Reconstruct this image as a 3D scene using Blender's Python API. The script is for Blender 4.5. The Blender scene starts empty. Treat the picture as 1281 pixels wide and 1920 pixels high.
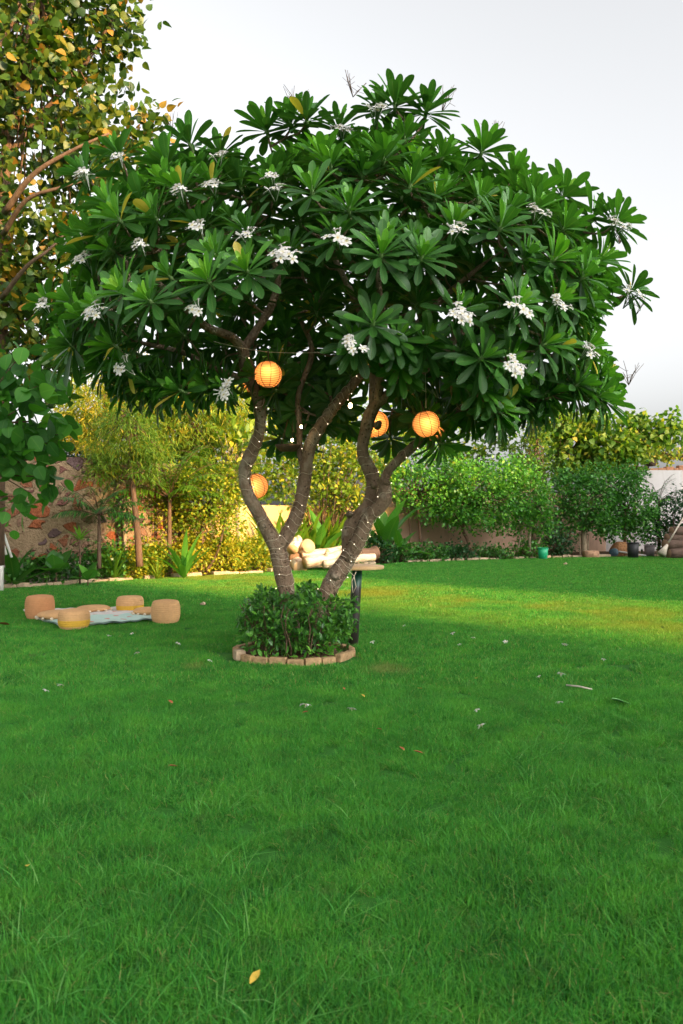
import bpy, math, random
import numpy as np
from mathutils import Vector

# ---------------------------------------------------------------- camera, sky, sun, exposure
SC = bpy.context.scene
COL = SC.collection
SUN_EL = math.radians(15.0)
SUN_DIR = np.array([-0.72, 0.694, 0.0])          # ground direction the light travels
CAM_H, FPX, CX, HY = 1.45, 1400.0, 640.5, 970.0
cd = bpy.data.cameras.new('camera'); cam = bpy.data.objects.new('camera', cd); COL.objects.link(cam)
cam.location = (0, 0, CAM_H); cam.rotation_euler = (math.radians(90), 0, 0)
cd.sensor_fit = 'AUTO'; cd.sensor_width = 36; cd.lens = 36 * FPX / 1920
cd.shift_y = (HY - 960) / 1920
cd.clip_start = 0.05; cd.clip_end = 2000
cd.dof.use_dof = True; cd.dof.focus_distance = 7.2; cd.dof.aperture_fstop = 4.0
SC.camera = cam

world = bpy.data.worlds.new('World'); SC.world = world; world.use_nodes = True
wt = world.node_tree
for n in list(wt.nodes): wt.nodes.remove(n)
wo = wt.nodes.new('ShaderNodeOutputWorld'); bg = wt.nodes.new('ShaderNodeBackground')
sky = wt.nodes.new('ShaderNodeTexSky'); sky.sky_type = 'NISHITA'; sky.sun_disc = False
sky.sun_elevation = SUN_EL
sky.sun_rotation = math.atan2(-SUN_DIR[0], -SUN_DIR[1])
sky.air_density = 1.0; sky.dust_density = 6.0; sky.ozone_density = 1.0
hsv = wt.nodes.new('ShaderNodeHueSaturation'); hsv.inputs['Saturation'].default_value = 0.10
gam = wt.nodes.new('ShaderNodeGamma'); gam.inputs[1].default_value = 0.95    # thin high haze evens the sky out
wt.links.new(sky.outputs[0], hsv.inputs['Color']); wt.links.new(hsv.outputs[0], gam.inputs[0])
wt.links.new(gam.outputs[0], bg.inputs[0]); wt.links.new(bg.outputs[0], wo.inputs[0])
bg.inputs[1].default_value = 0.218
sl = bpy.data.lights.new('sun', 'SUN'); sl.energy = 5.0; sl.angle = math.radians(1.6); sl.color = (1.0, 0.63, 0.25)
so = bpy.data.objects.new('sun', sl); COL.objects.link(so)
so.rotation_euler = Vector((SUN_DIR[0] * math.cos(SUN_EL), SUN_DIR[1] * math.cos(SUN_EL), -math.sin(SUN_EL))).to_track_quat('-Z', 'Y').to_euler()
so.location = (12, -12, 12)
SC.view_settings.view_transform = 'Standard'; SC.view_settings.look = 'None'
SC.view_settings.exposure = 1.22; SC.view_settings.gamma = 1.0; SC.view_settings.use_curve_mapping = False
SC.cycles.max_bounces = 8; SC.cycles.diffuse_bounces = 3; SC.cycles.transmission_bounces = 5
SC.cycles.transparent_max_bounces = 6; SC.cycles.sample_clamp_indirect = 4.0
SC.cycles.use_denoising = True

rng = np.random.default_rng(7)
random.seed(7)

# ---------------------------------------------------------------- placing
def P(px, py, d): return np.array([(px - CX) * d / FPX, d, CAM_H + (HY - py) * d / FPX])
def GD(py): return CAM_H * FPX / (py - HY)
def G(px, py): d = GD(py); return np.array([(px - CX) * d / FPX, d, 0.0])
BEDX = [-300, 0, 480, 700, 860, 1040, 1281, 1600]
BEDD = [12.2, 15.0, 19.3, 23.0, 24.8, 26.7, 27.8, 28.5]
def bed(px): return float(np.interp(px, BEDX, BEDD))

# ---------------------------------------------------------------- objects
def tag(o, label=None, cat=None, group=None, kind=None):
    if label: o['label'] = label
    if cat: o['category'] = cat
    if group: o['group'] = group
    if kind: o['kind'] = kind
    return o
def empty(name, loc, label, cat, group=None, rz=0):
    o = bpy.data.objects.new(name, None); COL.objects.link(o)
    o.location = loc; o.rotation_euler = (0, 0, rz); o.empty_display_size = 0.1
    return tag(o, label, cat, group)
def settle(o, parent):
    """parent a part whose mesh is in world coordinates"""
    if parent is not None:
        o.parent = parent
        o.matrix_parent_inverse = parent_matrix(parent).inverted()
    return o
def parent_matrix(p):
    from mathutils import Matrix, Euler
    m = Matrix.Translation(p.location) @ Euler(p.rotation_euler).to_matrix().to_4x4() @ Matrix.Diagonal((*p.scale, 1))
    if p.parent: m = parent_matrix(p.parent) @ p.matrix_parent_inverse @ m
    return m

class MB:
    def __init__(s): s.v, s.f, s.t, s.uv, s.mi = [], [], [], [], []; s.n = 0
    def add(s, v, f, tone=0.5, uv=None, mi=0):
        v = np.asarray(v, float).reshape(-1, 3); k = len(v)
        s.v.append(v); s.f += [tuple(int(i) + s.n for i in q) for q in f]
        s.t.append(np.broadcast_to(np.asarray(tone, float), (k,)).copy())
        s.uv.append(np.zeros((k, 2)) if uv is None else np.asarray(uv, float)); s.mi += [mi] * len(f)
        s.n += k
    def tube(s, path, rad, sides=8, tone=0.5, cap=True, mi=0):
        p = np.asarray(path, float); n = len(p)
        r = np.broadcast_to(np.asarray(rad, float), (n,))
        tg = np.gradient(p, axis=0); tg /= np.linalg.norm(tg, axis=1)[:, None] + 1e-9
        ref = np.array([0, 0, 1.0]) if abs(tg[0][2]) < .9 else np.array([1.0, 0, 0])
        u = np.cross(tg[0], ref); u /= np.linalg.norm(u)
        V, UV = [], []; L = 0
        a = np.arange(sides) * 2 * math.pi / sides
        for i in range(n):
            u = u - tg[i] * u.dot(tg[i]); u /= np.linalg.norm(u) + 1e-9; w = np.cross(tg[i], u)
            if i: L += np.linalg.norm(p[i] - p[i - 1])
            V.append(p[i] + r[i] * (np.cos(a)[:, None] * u + np.sin(a)[:, None] * w))
            UV.append(np.stack([a / (2 * math.pi), np.full(sides, L)], 1))
        F = [(i * sides + j, i * sides + (j + 1) % sides, (i + 1) * sides + (j + 1) % sides, (i + 1) * sides + j) for i in range(n - 1) for j in range(sides)]
        if cap: F += [tuple(range(sides))[::-1], tuple(range((n - 1) * sides, n * sides))]
        s.add(np.concatenate(V), F, tone, np.concatenate(UV), mi)
    def box(s, c, size, rz=0, tone=0.5, mi=0, bev=0.0):
        x, y, z = np.array(size) / 2; b = min(bev, x, y, z) 
        if b > 0:
            V = []
            for sz, ins in ((-z, b), (-z + b, 0), (z - b, 0), (z, b)):
                X, Y = x - ins, y - ins
                V += [(-X + b * (ins == 0) * .0, -Y, sz), (X, -Y, sz), (X, Y, sz), (-X, Y, sz)]
            V = np.array(V, float)
            F = [(3, 2, 1, 0), (12, 13, 14, 15)] + [(k * 4 + j, k * 4 + (j + 1) % 4, k * 4 + 4 + (j + 1) % 4, k * 4 + 4 + j) for k in range(3) for j in range(4)]
        else:
            V = np.array([(-x, -y, -z), (x, -y, -z), (x, y, -z), (-x, y, -z), (-x, -y, z), (x, -y, z), (x, y, z), (-x, y, z)])
            F = [(3, 2, 1, 0), (4, 5, 6, 7), (0, 1, 5, 4), (1, 2, 6, 5), (2, 3, 7, 6), (3, 0, 4, 7)]
        ca, sa = math.cos(rz), math.sin(rz)
        V = V @ np.array([[ca, sa, 0], [-sa, ca, 0], [0, 0, 1]]) + np.array(c)
        s.add(V, F, tone, None, mi)
    def lathe(s, prof, c=(0, 0, 0), sides=32, tone=0.5, mi=0, dent=None):
        a = np.arange(sides) * 2 * math.pi / sides; V, UV = [], []
        for k, (r, z) in enumerate(prof):
            ring = np.stack([r * np.cos(a), r * np.sin(a), np.full(sides, float(z))], 1)
            V.append(ring); UV.append(np.stack([a / (2 * math.pi), np.full(sides, float(z))], 1))
        V = np.concatenate(V)
        if dent is not None: V = dent(V)
        V = V + np.array(c); m = len(prof)
        F = [(i * sides + j, i * sides + (j + 1) % sides, (i + 1) * sides + (j + 1) % sides, (i + 1) * sides + j) for i in range(m - 1) for j in range(sides)]
        if prof[0][0] > 1e-6: F.append(tuple(range(sides))[::-1])
        if prof[-1][0] > 1e-6: F.append(tuple(range((m - 1) * sides, m * sides)))
        s.add(V, F, tone, np.concatenate(UV), mi)
    def grid(s, fn, nu, nv, tone=0.5, mi=0):
        V = np.array([fn(i / nu, j / nv) for i in range(nu + 1) for j in range(nv + 1)])
        UV = np.array([(i / nu, j / nv) for i in range(nu + 1) for j in range(nv + 1)])
        F = [(i * (nv + 1) + j, (i + 1) * (nv + 1) + j, (i + 1) * (nv + 1) + j + 1, i * (nv + 1) + j + 1) for i in range(nu) for j in range(nv)]
        s.add(V, F, tone, UV, mi)
    def build(s, name, mat, parent=None, smooth=True, local=False):
        v = np.concatenate(s.v); uv = np.concatenate(s.uv); t = np.concatenate(s.t)
        return mesh_object(name, v, s.f, t, uv, mat, parent, smooth, s.mi, local)

def mesh_object(name, v, faces, tone, uv, mat, parent=None, smooth=True, mi=None, local=False):
    me = bpy.data.meshes.new(name)
    me.from_pydata(v.tolist() if isinstance(v, np.ndarray) else v, [], faces if isinstance(faces, list) else faces.tolist())
    a = me.attributes.new('tone', 'FLOAT', 'POINT'); a.data.foreach_set('value', np.asarray(tone, np.float32))
    ul = me.uv_layers.new(name='UVMap')
    li = np.zeros(len(me.loops), np.int32); me.loops.foreach_get('vertex_index', li)
    ul.data.foreach_set('uv', np.asarray(uv, np.float32)[li].ravel())
    me.polygons.foreach_set('use_smooth', [smooth] * len(me.polygons))
    for m in (mat if isinstance(mat, (list, tuple)) else [mat]): me.materials.append(m)
    if mi is not None and any(mi): me.polygons.foreach_set('material_index', mi)
    me.update()
    o = bpy.data.objects.new(name, me); COL.objects.link(o)
    if local:
        if parent is not None: o.parent = parent
    else: settle(o, parent)
    return o

# ---------------------------------------------------------------- leaves
def leaf_tpl(prof, fold=0.25, bend=0.1, tip=True):
    """prof: (t, halfwidth) stations along a leaf of length 1; base and tip close to points"""
    V, UV = [], []
    for t, w in prof:
        z = -bend * t * t
        V += [(-w, t, z + fold * w), (0, t, z), (w, t, z + fold * w)]; UV += [(0, t), (.5, t), (1, t)]
    F = []
    for i in range(len(prof) - 1):
        b = i * 3; F += [(b, b + 1, b + 4, b + 3), (b + 1, b + 2, b + 5, b + 4)]
    return np.array(V), np.array(F), np.array(UV)
def diamond_tpl(w=0.25, fold=0.3, bend=0.08):
    V = np.array([(0, 0, 0), (-w, .45, fold * w), (0, 1, -bend), (w, .45, fold * w)])
    return V, np.array([(0, 3, 2, 1)]), np.array([(.5, 0), (0, .45), (.5, 1), (1, .45)])
def tri_split(tp): return tp
T_PLUM = leaf_tpl([(0, .008), (.1, .022), (.28, .070), (.5, .108), (.68, .130), (.82, .126), (.93, .086), (.985, .038), (1.0, .006)], .32, .09)
T_OVAL = leaf_tpl([(0, .02), (.3, .2), (.6, .22), (1, .01)], .25, .15)
T_HEART = leaf_tpl([(0, .05), (.06, .3), (.3, .44), (.6, .33), (.85, .13), (1, .01)], .2, .2)
T_BIG = leaf_tpl([(0, .03), (.05, .2), (.2, .4), (.42, .46), (.65, .4), (.83, .24), (.95, .08), (1, .01)], .15, .22)
T_DIA = diamond_tpl()
T_DIAW = diamond_tpl(.34, .25, .15)
T_NEED = diamond_tpl(.06, .1, .25)
T_STRAP = leaf_tpl([(0, .02), (.25, .035), (.55, .034), (.8, .022), (1, .002)], .35, .35)
T_BAN = leaf_tpl([(0, .012), (.16, .014), (.22, .09), (.4, .15), (.65, .155), (.85, .1), (1, .01)], .3, .35)
T_LANCE = leaf_tpl([(0, .008), (.3, .05), (.6, .045), (1, .003)], .2, .3)

def frames(y, nh):
    y = y / (np.linalg.norm(y, axis=1)[:, None] + 1e-9)
    x = np.cross(y, nh); x /= np.linalg.norm(x, axis=1)[:, None] + 1e-9
    z = np.cross(x, y)
    return np.stack([x, y, z], 2)       # columns
def leaves(name, tpl, pos, ydir, nhint, size, tone, mat, parent=None, extra=None, width=1.0):
    V, F, UV = tpl; N = len(pos)
    R = frames(ydir, nhint); S = np.broadcast_to(np.asarray(size, float), (N,))
    VV = V[None] * np.array([1, 1, 1.0]); 
    W = np.broadcast_to(np.asarray(width, float), (N,))
    VV = np.repeat(VV, N, 0); VV[:, :, 0] *= W[:, None]
    out = np.einsum('nij,nvj->nvi', R, VV) * S[:, None, None] + pos[:, None, :]
    f = (F[None] + (np.arange(N) * len(V))[:, None, None]).reshape(-1, F.shape[1])
    tn = np.repeat(np.broadcast_to(np.asarray(tone, float), (N,)), len(V))
    uv = np.tile(UV, (N, 1)); v = out.reshape(-1, 3)
    if extra is not None:               # an MB joined on, second material
        ev = np.concatenate(extra.v); eu = np.concatenate(extra.uv); et = np.concatenate(extra.t)
        fl = f.tolist() + [tuple(i + len(v) for i in q) for q in extra.f]
        mi = [0] * len(f) + [1] * len(extra.f)
        return mesh_object(name, np.concatenate([v, ev]), fl, np.concatenate([tn, et]), np.concatenate([uv, eu]), mat, parent, True, mi)
    return mesh_object(name, v, f, tn, uv, mat, parent)
def unit(n): 
    v = rng.normal(size=(n, 3)); return v / np.linalg.norm(v, axis=1)[:, None]

# ---------------------------------------------------------------- materials
def newmat(name):
    m = bpy.data.materials.new(name); m.use_nodes = True; nt = m.node_tree
    for n in list(nt.nodes): nt.nodes.remove(n)
    out = nt.nodes.new('ShaderNodeOutputMaterial'); return m, nt, out
def N(nt, kind, **kw):
    n = nt.nodes.new(kind)
    for k, v in kw.items():
        if k.startswith('i_'): n.inputs[k[2:].replace('_', ' ')].default_value = v
        else: setattr(n, k, v)
    return n
def ramp(nt, fac, stops, interp='LINEAR'):
    r = nt.nodes.new('ShaderNodeValToRGB'); r.color_ramp.interpolation = interp
    e = r.color_ramp.elements
    while len(e) < len(stops): e.new(.5)
    for el, (p, c) in zip(e, stops): el.position = p; el.color = (*c, 1)
    nt.links.new(fac, r.inputs[0]); return r.outputs[0]
def mix(nt, fac, a, b, bt='MIX'):
    m = nt.nodes.new('ShaderNodeMix'); m.data_type = 'RGBA'; m.blend_type = bt
    for s, v in ((m.inputs[0], fac), (m.inputs[6], a), (m.inputs[7], b)):
        if isinstance(v, bpy.types.NodeSocket): nt.links.new(v, s)
        elif isinstance(v, (int, float)): s.default_value = v
        else: s.default_value = (*v, 1)
    return m.outputs[2]
def math_(nt, op, a, b=0.0, clamp=False):
    m = nt.nodes.new('ShaderNodeMath'); m.operation = op; m.use_clamp = clamp
    for s, v in zip(m.inputs, (a, b)):
        if isinstance(v, bpy.types.NodeSocket): nt.links.new(v, s)
        else: s.default_value = v
    return m.outputs[0]
def noise(nt, vec, scale, detail=4, rough=.55):
    n = N(nt, 'ShaderNodeTexNoise'); n.inputs['Scale'].default_value = scale
    n.inputs['Detail'].default_value = detail; n.inputs['Roughness'].default_value = rough
    if vec is not None: nt.links.new(vec, n.inputs['Vector'])
    return n.outputs[0]
def wpos(nt): return N(nt, 'ShaderNodeNewGeometry').outputs['Position']
def objc(nt): return N(nt, 'ShaderNodeTexCoord').outputs['Object']
def bump(nt, h, strength=.5, dist=.01):
    b = N(nt, 'ShaderNodeBump'); b.inputs['Strength'].default_value = strength; b.inputs['Distance'].default_value = dist
    nt.links.new(h, b.inputs['Height']); return b.outputs[0]
def princ(nt, out, color, rough=.6, spec=.4, normal=None, **kw):
    p = N(nt, 'ShaderNodeBsdfPrincipled')
    if isinstance(color, bpy.types.NodeSocket): nt.links.new(color, p.inputs['Base Color'])
    else: p.inputs['Base Color'].default_value = (*color, 1)
    if isinstance(rough, bpy.types.NodeSocket): nt.links.new(rough, p.inputs['Roughness'])
    else: p.inputs['Roughness'].default_value = rough
    p.inputs['Specular IOR Level'].default_value = spec
    for k, v in kw.items(): p.inputs[k.replace('_', ' ')].default_value = v
    if normal is not None: nt.links.new(normal, p.inputs['Normal'])
    if out is not None: nt.links.new(p.outputs[0], out.inputs[0])
    return p

def leafmat(name, stops, rough=.45, spec=.5, trans=.35, vein=0.0, patch=None):
    m, nt, out = newmat(name)
    t = N(nt, 'ShaderNodeAttribute', attribute_name='tone').outputs['Fac']
    nz = noise(nt, wpos(nt), 2.3, 2)
    f = math_(nt, 'ADD', t, math_(nt, 'MULTIPLY', math_(nt, 'SUBTRACT', nz, .5), .45), True)
    c = ramp(nt, f, stops)
    nrm = None
    if vein:
        uv = N(nt, 'ShaderNodeUVMap'); sp = N(nt, 'ShaderNodeSeparateXYZ'); nt.links.new(uv.outputs[0], sp.inputs[0])
        cx = math_(nt, 'ABSOLUTE', math_(nt, 'SUBTRACT', sp.outputs[0], .5))
        rib = math_(nt, 'SUBTRACT', 1.0, math_(nt, 'MULTIPLY', cx, 16), True)
        sv = math_(nt, 'SINE', math_(nt, 'MULTIPLY', math_(nt, 'SUBTRACT', sp.outputs[1], math_(nt, 'MULTIPLY', cx, .18)), 110))
        sv = math_(nt, 'POWER', math_(nt, 'MULTIPLY', math_(nt, 'ADD', sv, 1), .5), 6)
        vv = math_(nt, 'MAXIMUM', rib, math_(nt, 'MULTIPLY', sv, .35))
        lt = mix(nt, 1.0, c, (.10, .10, .03), 'ADD')
        c = mix(nt, math_(nt, 'MULTIPLY', vv, vein), c, lt)
        nrm = bump(nt, math_(nt, 'SUBTRACT', 1, vv), .35, .004)
    p = princ(nt, None, c, rough, spec, nrm)
    tr = N(nt, 'ShaderNodeBsdfTranslucent'); tc = mix(nt, 1.0, c, (1.25, 1.35, .5), 'MULTIPLY')
    nt.links.new(tc, tr.inputs[0])
    ms = N(nt, 'ShaderNodeMixShader'); ms.inputs[0].default_value = trans
    nt.links.new(p.outputs[0], ms.inputs[1]); nt.links.new(tr.outputs[0], ms.inputs[2]); nt.links.new(ms.outputs[0], out.inputs[0])
    return m
def woodmat(name, c1, c2, scale=8, rough=.85, bs=.6, bd=.02, scars=False):
    m, nt, out = newmat(name)
    mp = N(nt, 'ShaderNodeMapping'); nt.links.new(wpos(nt), mp.inputs[0]); mp.inputs['Scale'].default_value = (1, 1, .45)
    n1 = noise(nt, mp.outputs[0], scale, 6, .65); n2 = noise(nt, wpos(nt), scale * 4, 4, .6)
    c = ramp(nt, n1, [(.3, c1), (.7, c2)]); c = mix(nt, math_(nt, 'MULTIPLY', n2, .5), c, tuple(x * .45 for x in c1))
    if scars:       # grey lichen patches and small pale leaf scars
        c = mix(nt, ramp(nt, noise(nt, wpos(nt), 5, 4, .6), [(.52, (0, 0, 0)), (.62, (.7, .7, .7))]), c, (.36, .29, .21))
        v = N(nt, 'ShaderNodeTexVoronoi', feature='F1'); nt.links.new(wpos(nt), v.inputs['Vector']); v.inputs['Scale'].default_value = 22
        sp_ = math_(nt, 'MULTIPLY', math_(nt, 'SUBTRACT', .22, v.outputs['Distance']), 9, True)
        c = mix(nt, math_(nt, 'MULTIPLY', sp_, .75), c, (.05, .035, .025)); n1 = math_(nt, 'SUBTRACT', n1, math_(nt, 'MULTIPLY', sp_, .5))
    princ(nt, out, c, rough, .25, bump(nt, math_(nt, 'ADD', n1, math_(nt, 'MULTIPLY', n2, .5)), bs, bd)); return m
def plain(name, col, rough=.6, spec=.4, var=.25, scale=12, bs=.2, bd=.005, **kw):
    m, nt, out = newmat(name)
    n1 = noise(nt, objc(nt), scale, 5, .6)
    c = ramp(nt, n1, [(.25, tuple(x * (1 - var) for x in col)), (.75, tuple(min(1, x * (1 + var)) for x in col))])
    princ(nt, out, c, rough, spec, bump(nt, n1, bs, bd), **kw); return m

M = {}
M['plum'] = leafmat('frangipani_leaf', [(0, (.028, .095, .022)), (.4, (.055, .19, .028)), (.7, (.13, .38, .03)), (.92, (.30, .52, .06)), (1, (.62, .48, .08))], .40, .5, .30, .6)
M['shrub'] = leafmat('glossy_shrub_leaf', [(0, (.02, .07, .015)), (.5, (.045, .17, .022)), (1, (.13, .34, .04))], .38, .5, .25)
M['gold'] = leafmat('sunlit_garden_leaf', [(0, (.05, .12, .012)), (.5, (.17, .28, .02)), (1, (.50, .42, .03))], .5, .35, .4)  # gold of the low sunlight is part of this leaf colour
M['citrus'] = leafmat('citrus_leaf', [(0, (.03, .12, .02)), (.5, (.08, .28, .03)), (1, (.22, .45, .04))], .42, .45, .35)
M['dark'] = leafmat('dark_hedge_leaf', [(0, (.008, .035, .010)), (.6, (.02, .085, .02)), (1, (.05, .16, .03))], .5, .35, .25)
M['ficus'] = leafmat('broad_tree_leaf', [(0, (.022, .055, .010)), (.45, (.058, .125, .015)), (.75, (.17, .18, .02)), (1, (.40, .19, .03))], .45, .4, .4)  # lighter stops hold the sun's gold and orange on the leaves
M['teak'] = leafmat('large_soft_leaf', [(0, (.04, .15, .03)), (.6, (.09, .32, .035)), (1, (.20, .48, .06))], .5, .4, .35, .5)
M['bamboo'] = leafmat('bamboo_leaf', [(0, (.05, .14, .012)), (.6, (.14, .28, .02)), (1, (.36, .38, .04))], .45, .4, .45)
M['needle'] = leafmat('feathery_leaf', [(0, (.05, .14, .015)), (.5, (.16, .27, .02)), (1, (.46, .34, .025))], .6, .3, .4)
M['banana'] = leafmat('banana_leaf', [(0, (.03, .14, .02)), (1, (.12, .36, .04))], .4, .45, .45, .6)
M['yellow'] = leafmat('yellowing_leaf', [(0, (.06, .16, .02)), (.5, (.20, .30, .03)), (1, (.50, .38, .06))], .5, .35, .45)
M['bark'] = woodmat('frangipani_bark', (.17, .105, .065), (.40, .28, .19), 11, .85, 1.0, .05, True)
M['barkd'] = woodmat('garden_bark', (.09, .055, .035), (.22, .13, .08), 12)
M['barkp'] = woodmat('pale_bark', (.25, .19, .12), (.45, .36, .24), 12)

def petal_mat():
    m, nt, out = newmat('white_petal')
    t = N(nt, 'ShaderNodeAttribute', attribute_name='tone').outputs['Fac']
    c = ramp(nt, t, [(0, (.75, .45, .06)), (.3, (.80, .74, .52)), (.5, (.84, .81, .76)), (.8, (.85, .80, .79)), (1, (.06, .16, .03))])
    p = princ(nt, None, c, .5, .3)
    tr = N(nt, 'ShaderNodeBsdfTranslucent'); nt.links.new(c, tr.inputs[0])
    ms = N(nt, 'ShaderNodeMixShader'); ms.inputs[0].default_value = .3
    nt.links.new(p.outputs[0], ms.inputs[1]); nt.links.new(tr.outputs[0], ms.inputs[2]); nt.links.new(ms.outputs[0], out.inputs[0])
    return m
M['petal'] = petal_mat()

def grass_mat(name, blade=True):
    m, nt, out = newmat(name)
    w = wpos(nt)
    big = noise(nt, w, .55, 3, .6); mid = noise(nt, w, 2.6, 4, .6); t = N(nt, 'ShaderNodeAttribute', attribute_name='tone').outputs['Fac']
    green = ramp(nt, mid, [(.3, (.032, .20, .028)), (.52, (.058, .31, .040)), (.75, (.13, .42, .048))])
    if blade:
        green = mix(nt, math_(nt, 'MULTIPLY', math_(nt, 'POWER', t, 3), .85), green, (.17, .42, .05))
        green = mix(nt, math_(nt, 'MULTIPLY', math_(nt, 'LESS_THAN', t, .22), .5), green, (.012, .10, .02))
        green = mix(nt, math_(nt, 'MULTIPLY', math_(nt, 'GREATER_THAN', t, .955), .8), green, (.42, .34, .14))
        green = mix(nt, math_(nt, 'MULTIPLY', math_(nt, 'SUBTRACT', noise(nt, w, .9, 5, .7), .5), 1.6, True), green, (.11, .33, .04))
        green = mix(nt, math_(nt, 'MULTIPLY', math_(nt, 'SUBTRACT', noise(nt, w, 5.5, 3, .7), .60), 4.0, True), green, (.12, .16, .05))
    # sun band's yellow painted into the turf, with some dry thatch
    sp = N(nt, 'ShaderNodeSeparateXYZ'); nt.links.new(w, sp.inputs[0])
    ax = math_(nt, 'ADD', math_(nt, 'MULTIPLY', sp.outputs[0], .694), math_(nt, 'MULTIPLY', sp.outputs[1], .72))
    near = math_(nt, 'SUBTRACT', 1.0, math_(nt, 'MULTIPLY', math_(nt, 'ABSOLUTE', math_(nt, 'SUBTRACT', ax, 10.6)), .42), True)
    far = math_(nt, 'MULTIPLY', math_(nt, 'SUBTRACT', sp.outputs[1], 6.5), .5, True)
    dry = math_(nt, 'MULTIPLY', math_(nt, 'MULTIPLY', near, far), math_(nt, 'MULTIPLY', math_(nt, 'SUBTRACT', big, .40), 5.0, True))  # painted sun yellow and dry thatch along the lit band, broken by noise
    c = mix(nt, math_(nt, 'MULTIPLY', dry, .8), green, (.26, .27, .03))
    for bx_, by_, br_ in ((.42, 7.05, .30), (-1.43, 7.25, .2)  ):      # worn spots with dry thatch
        vd = N(nt, 'ShaderNodeVectorMath'); vd.operation = 'DISTANCE'; nt.links.new(w, vd.inputs[0]); vd.inputs[1].default_value = (bx_, by_, 0)
        k_ = math_(nt, 'MULTIPLY', math_(nt, 'SUBTRACT', math_(nt, 'ADD', br_, math_(nt, 'MULTIPLY', math_(nt, 'SUBTRACT', noise(nt, w, 6, 4, .7), .5), .5)), vd.outputs['Value']), 5, True)
        c = mix(nt, math_(nt, 'MULTIPLY', k_, .42), c, (.34, .26, .11))
    if not blade:
        c = mix(nt, .55, c, (.03, .06, .012))
        princ(nt, out, c, .9, .1, bump(nt, noise(nt, w, 60, 4, .7), .7, .02))
    else:
        p = princ(nt, None, c, .55, .25)
        tr = N(nt, 'ShaderNodeBsdfTranslucent'); nt.links.new(mix(nt, 1., c, (1.2, 1.3, .5), 'MULTIPLY'), tr.inputs[0])
        ms = N(nt, 'ShaderNodeMixShader'); ms.inputs[0].default_value = .3
        nt.links.new(p.outputs[0], ms.inputs[1]); nt.links.new(tr.outputs[0], ms.inputs[2]); nt.links.new(ms.outputs[0], out.inputs[0])
    return m
M['lawn'] = grass_mat('lawn_soil', False); M['grass'] = grass_mat('lawn_blade', True)

# ================================================================ SETTING
g = MB()
def gfn(u, v): return (-200 + 400 * u, -120 + 400 * v, 0)
g.grid(gfn, 8, 8); lawn = g.build('lawn', M['lawn']); tag(lawn, kind='structure')

# planting soil strip behind the edging, a sheet just above the lawn
m, nt, out = newmat('garden_soil')
n1 = noise(nt, wpos(nt), 5, 6, .65)
princ(nt, out, ramp(nt, n1, [(.3, (.05, .030, .017)), (.7, (.17, .11, .06))]), .95, .1, bump(nt, n1, .8, .05)); M['soil'] = m
xs = list(range(-300, 1601, 50))
s = MB()
V, F = [], []
for i, px in enumerate(xs):
    d = bed(px); a = P(px, HY, d); a[2] = .03; b = P(px, HY, d + 9 if px > 0 else d + 9); b[2] = .03
    V += [a, b]
    if i: F.append((2 * i - 2, 2 * i, 2 * i + 1, 2 * i - 1))
s.add(V, F); tag(s.build('garden_bed_soil', M['soil']), kind='structure')

# added blocks outside the frame, unseen, placed and sized to cast the evening shade
M['render'] = plain('cream_render', (.62, .55, .43), .9, .1, .12, 1.5)
M['glassd'] = plain('dark_window', (.03, .035, .04), .1, .6, .1)
M['roofc'] = plain('concrete_roof', (.35, .32, .28), .9, .1, .2, 2)
nvec = np.array([.694, .72, 0])
def occluder(a0, a1, b, h, label, depth=7):
    c = (a0 + a1) / 2 * nvec + (b - depth / 2) * SUN_DIR
    rz = math.atan2(nvec[1], nvec[0]); L = a1 - a0
    t = empty('occluder', (c[0], c[1], 0), label, 'occluder', None, rz)
    w = MB(); w.box((0, 0, h / 2), (L, depth, h)); w.build('wall', M['render'], t, False, True)
    r = MB(); r.box((0, 0, h + .15), (L + .5, depth + .5, .3)); r.build('roof', M['roofc'], t, False, True)
    k = max(2, int(L / 3)); wm = None
    for fl in range(int(h // 3)):
        for i in range(k):
            wb = MB(); wb.box((-L / 2 + (i + .5) * L / k, depth / 2 + .03, fl * 3 + 1.6), (1.3, .08, 1.3)); o = wb.build('window', M['glassd'], t, False, True)
occluder(-14, 8.45, -35, 17.8, 'added tall cream block behind the viewer, unseen, shading the lawn', 10)
occluder(13.0, 16.4, -25, 10.4, 'added narrow cream block beside the lawn, unseen, shading it')
occluder(16.6, 24, -25, 12.4, 'added wider cream block past the open side of the lawn, unseen shade caster')
occluder(24.2, 44, -25, 13.6, 'added long cream block past the far side of the lawn, unseen shade caster')

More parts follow.
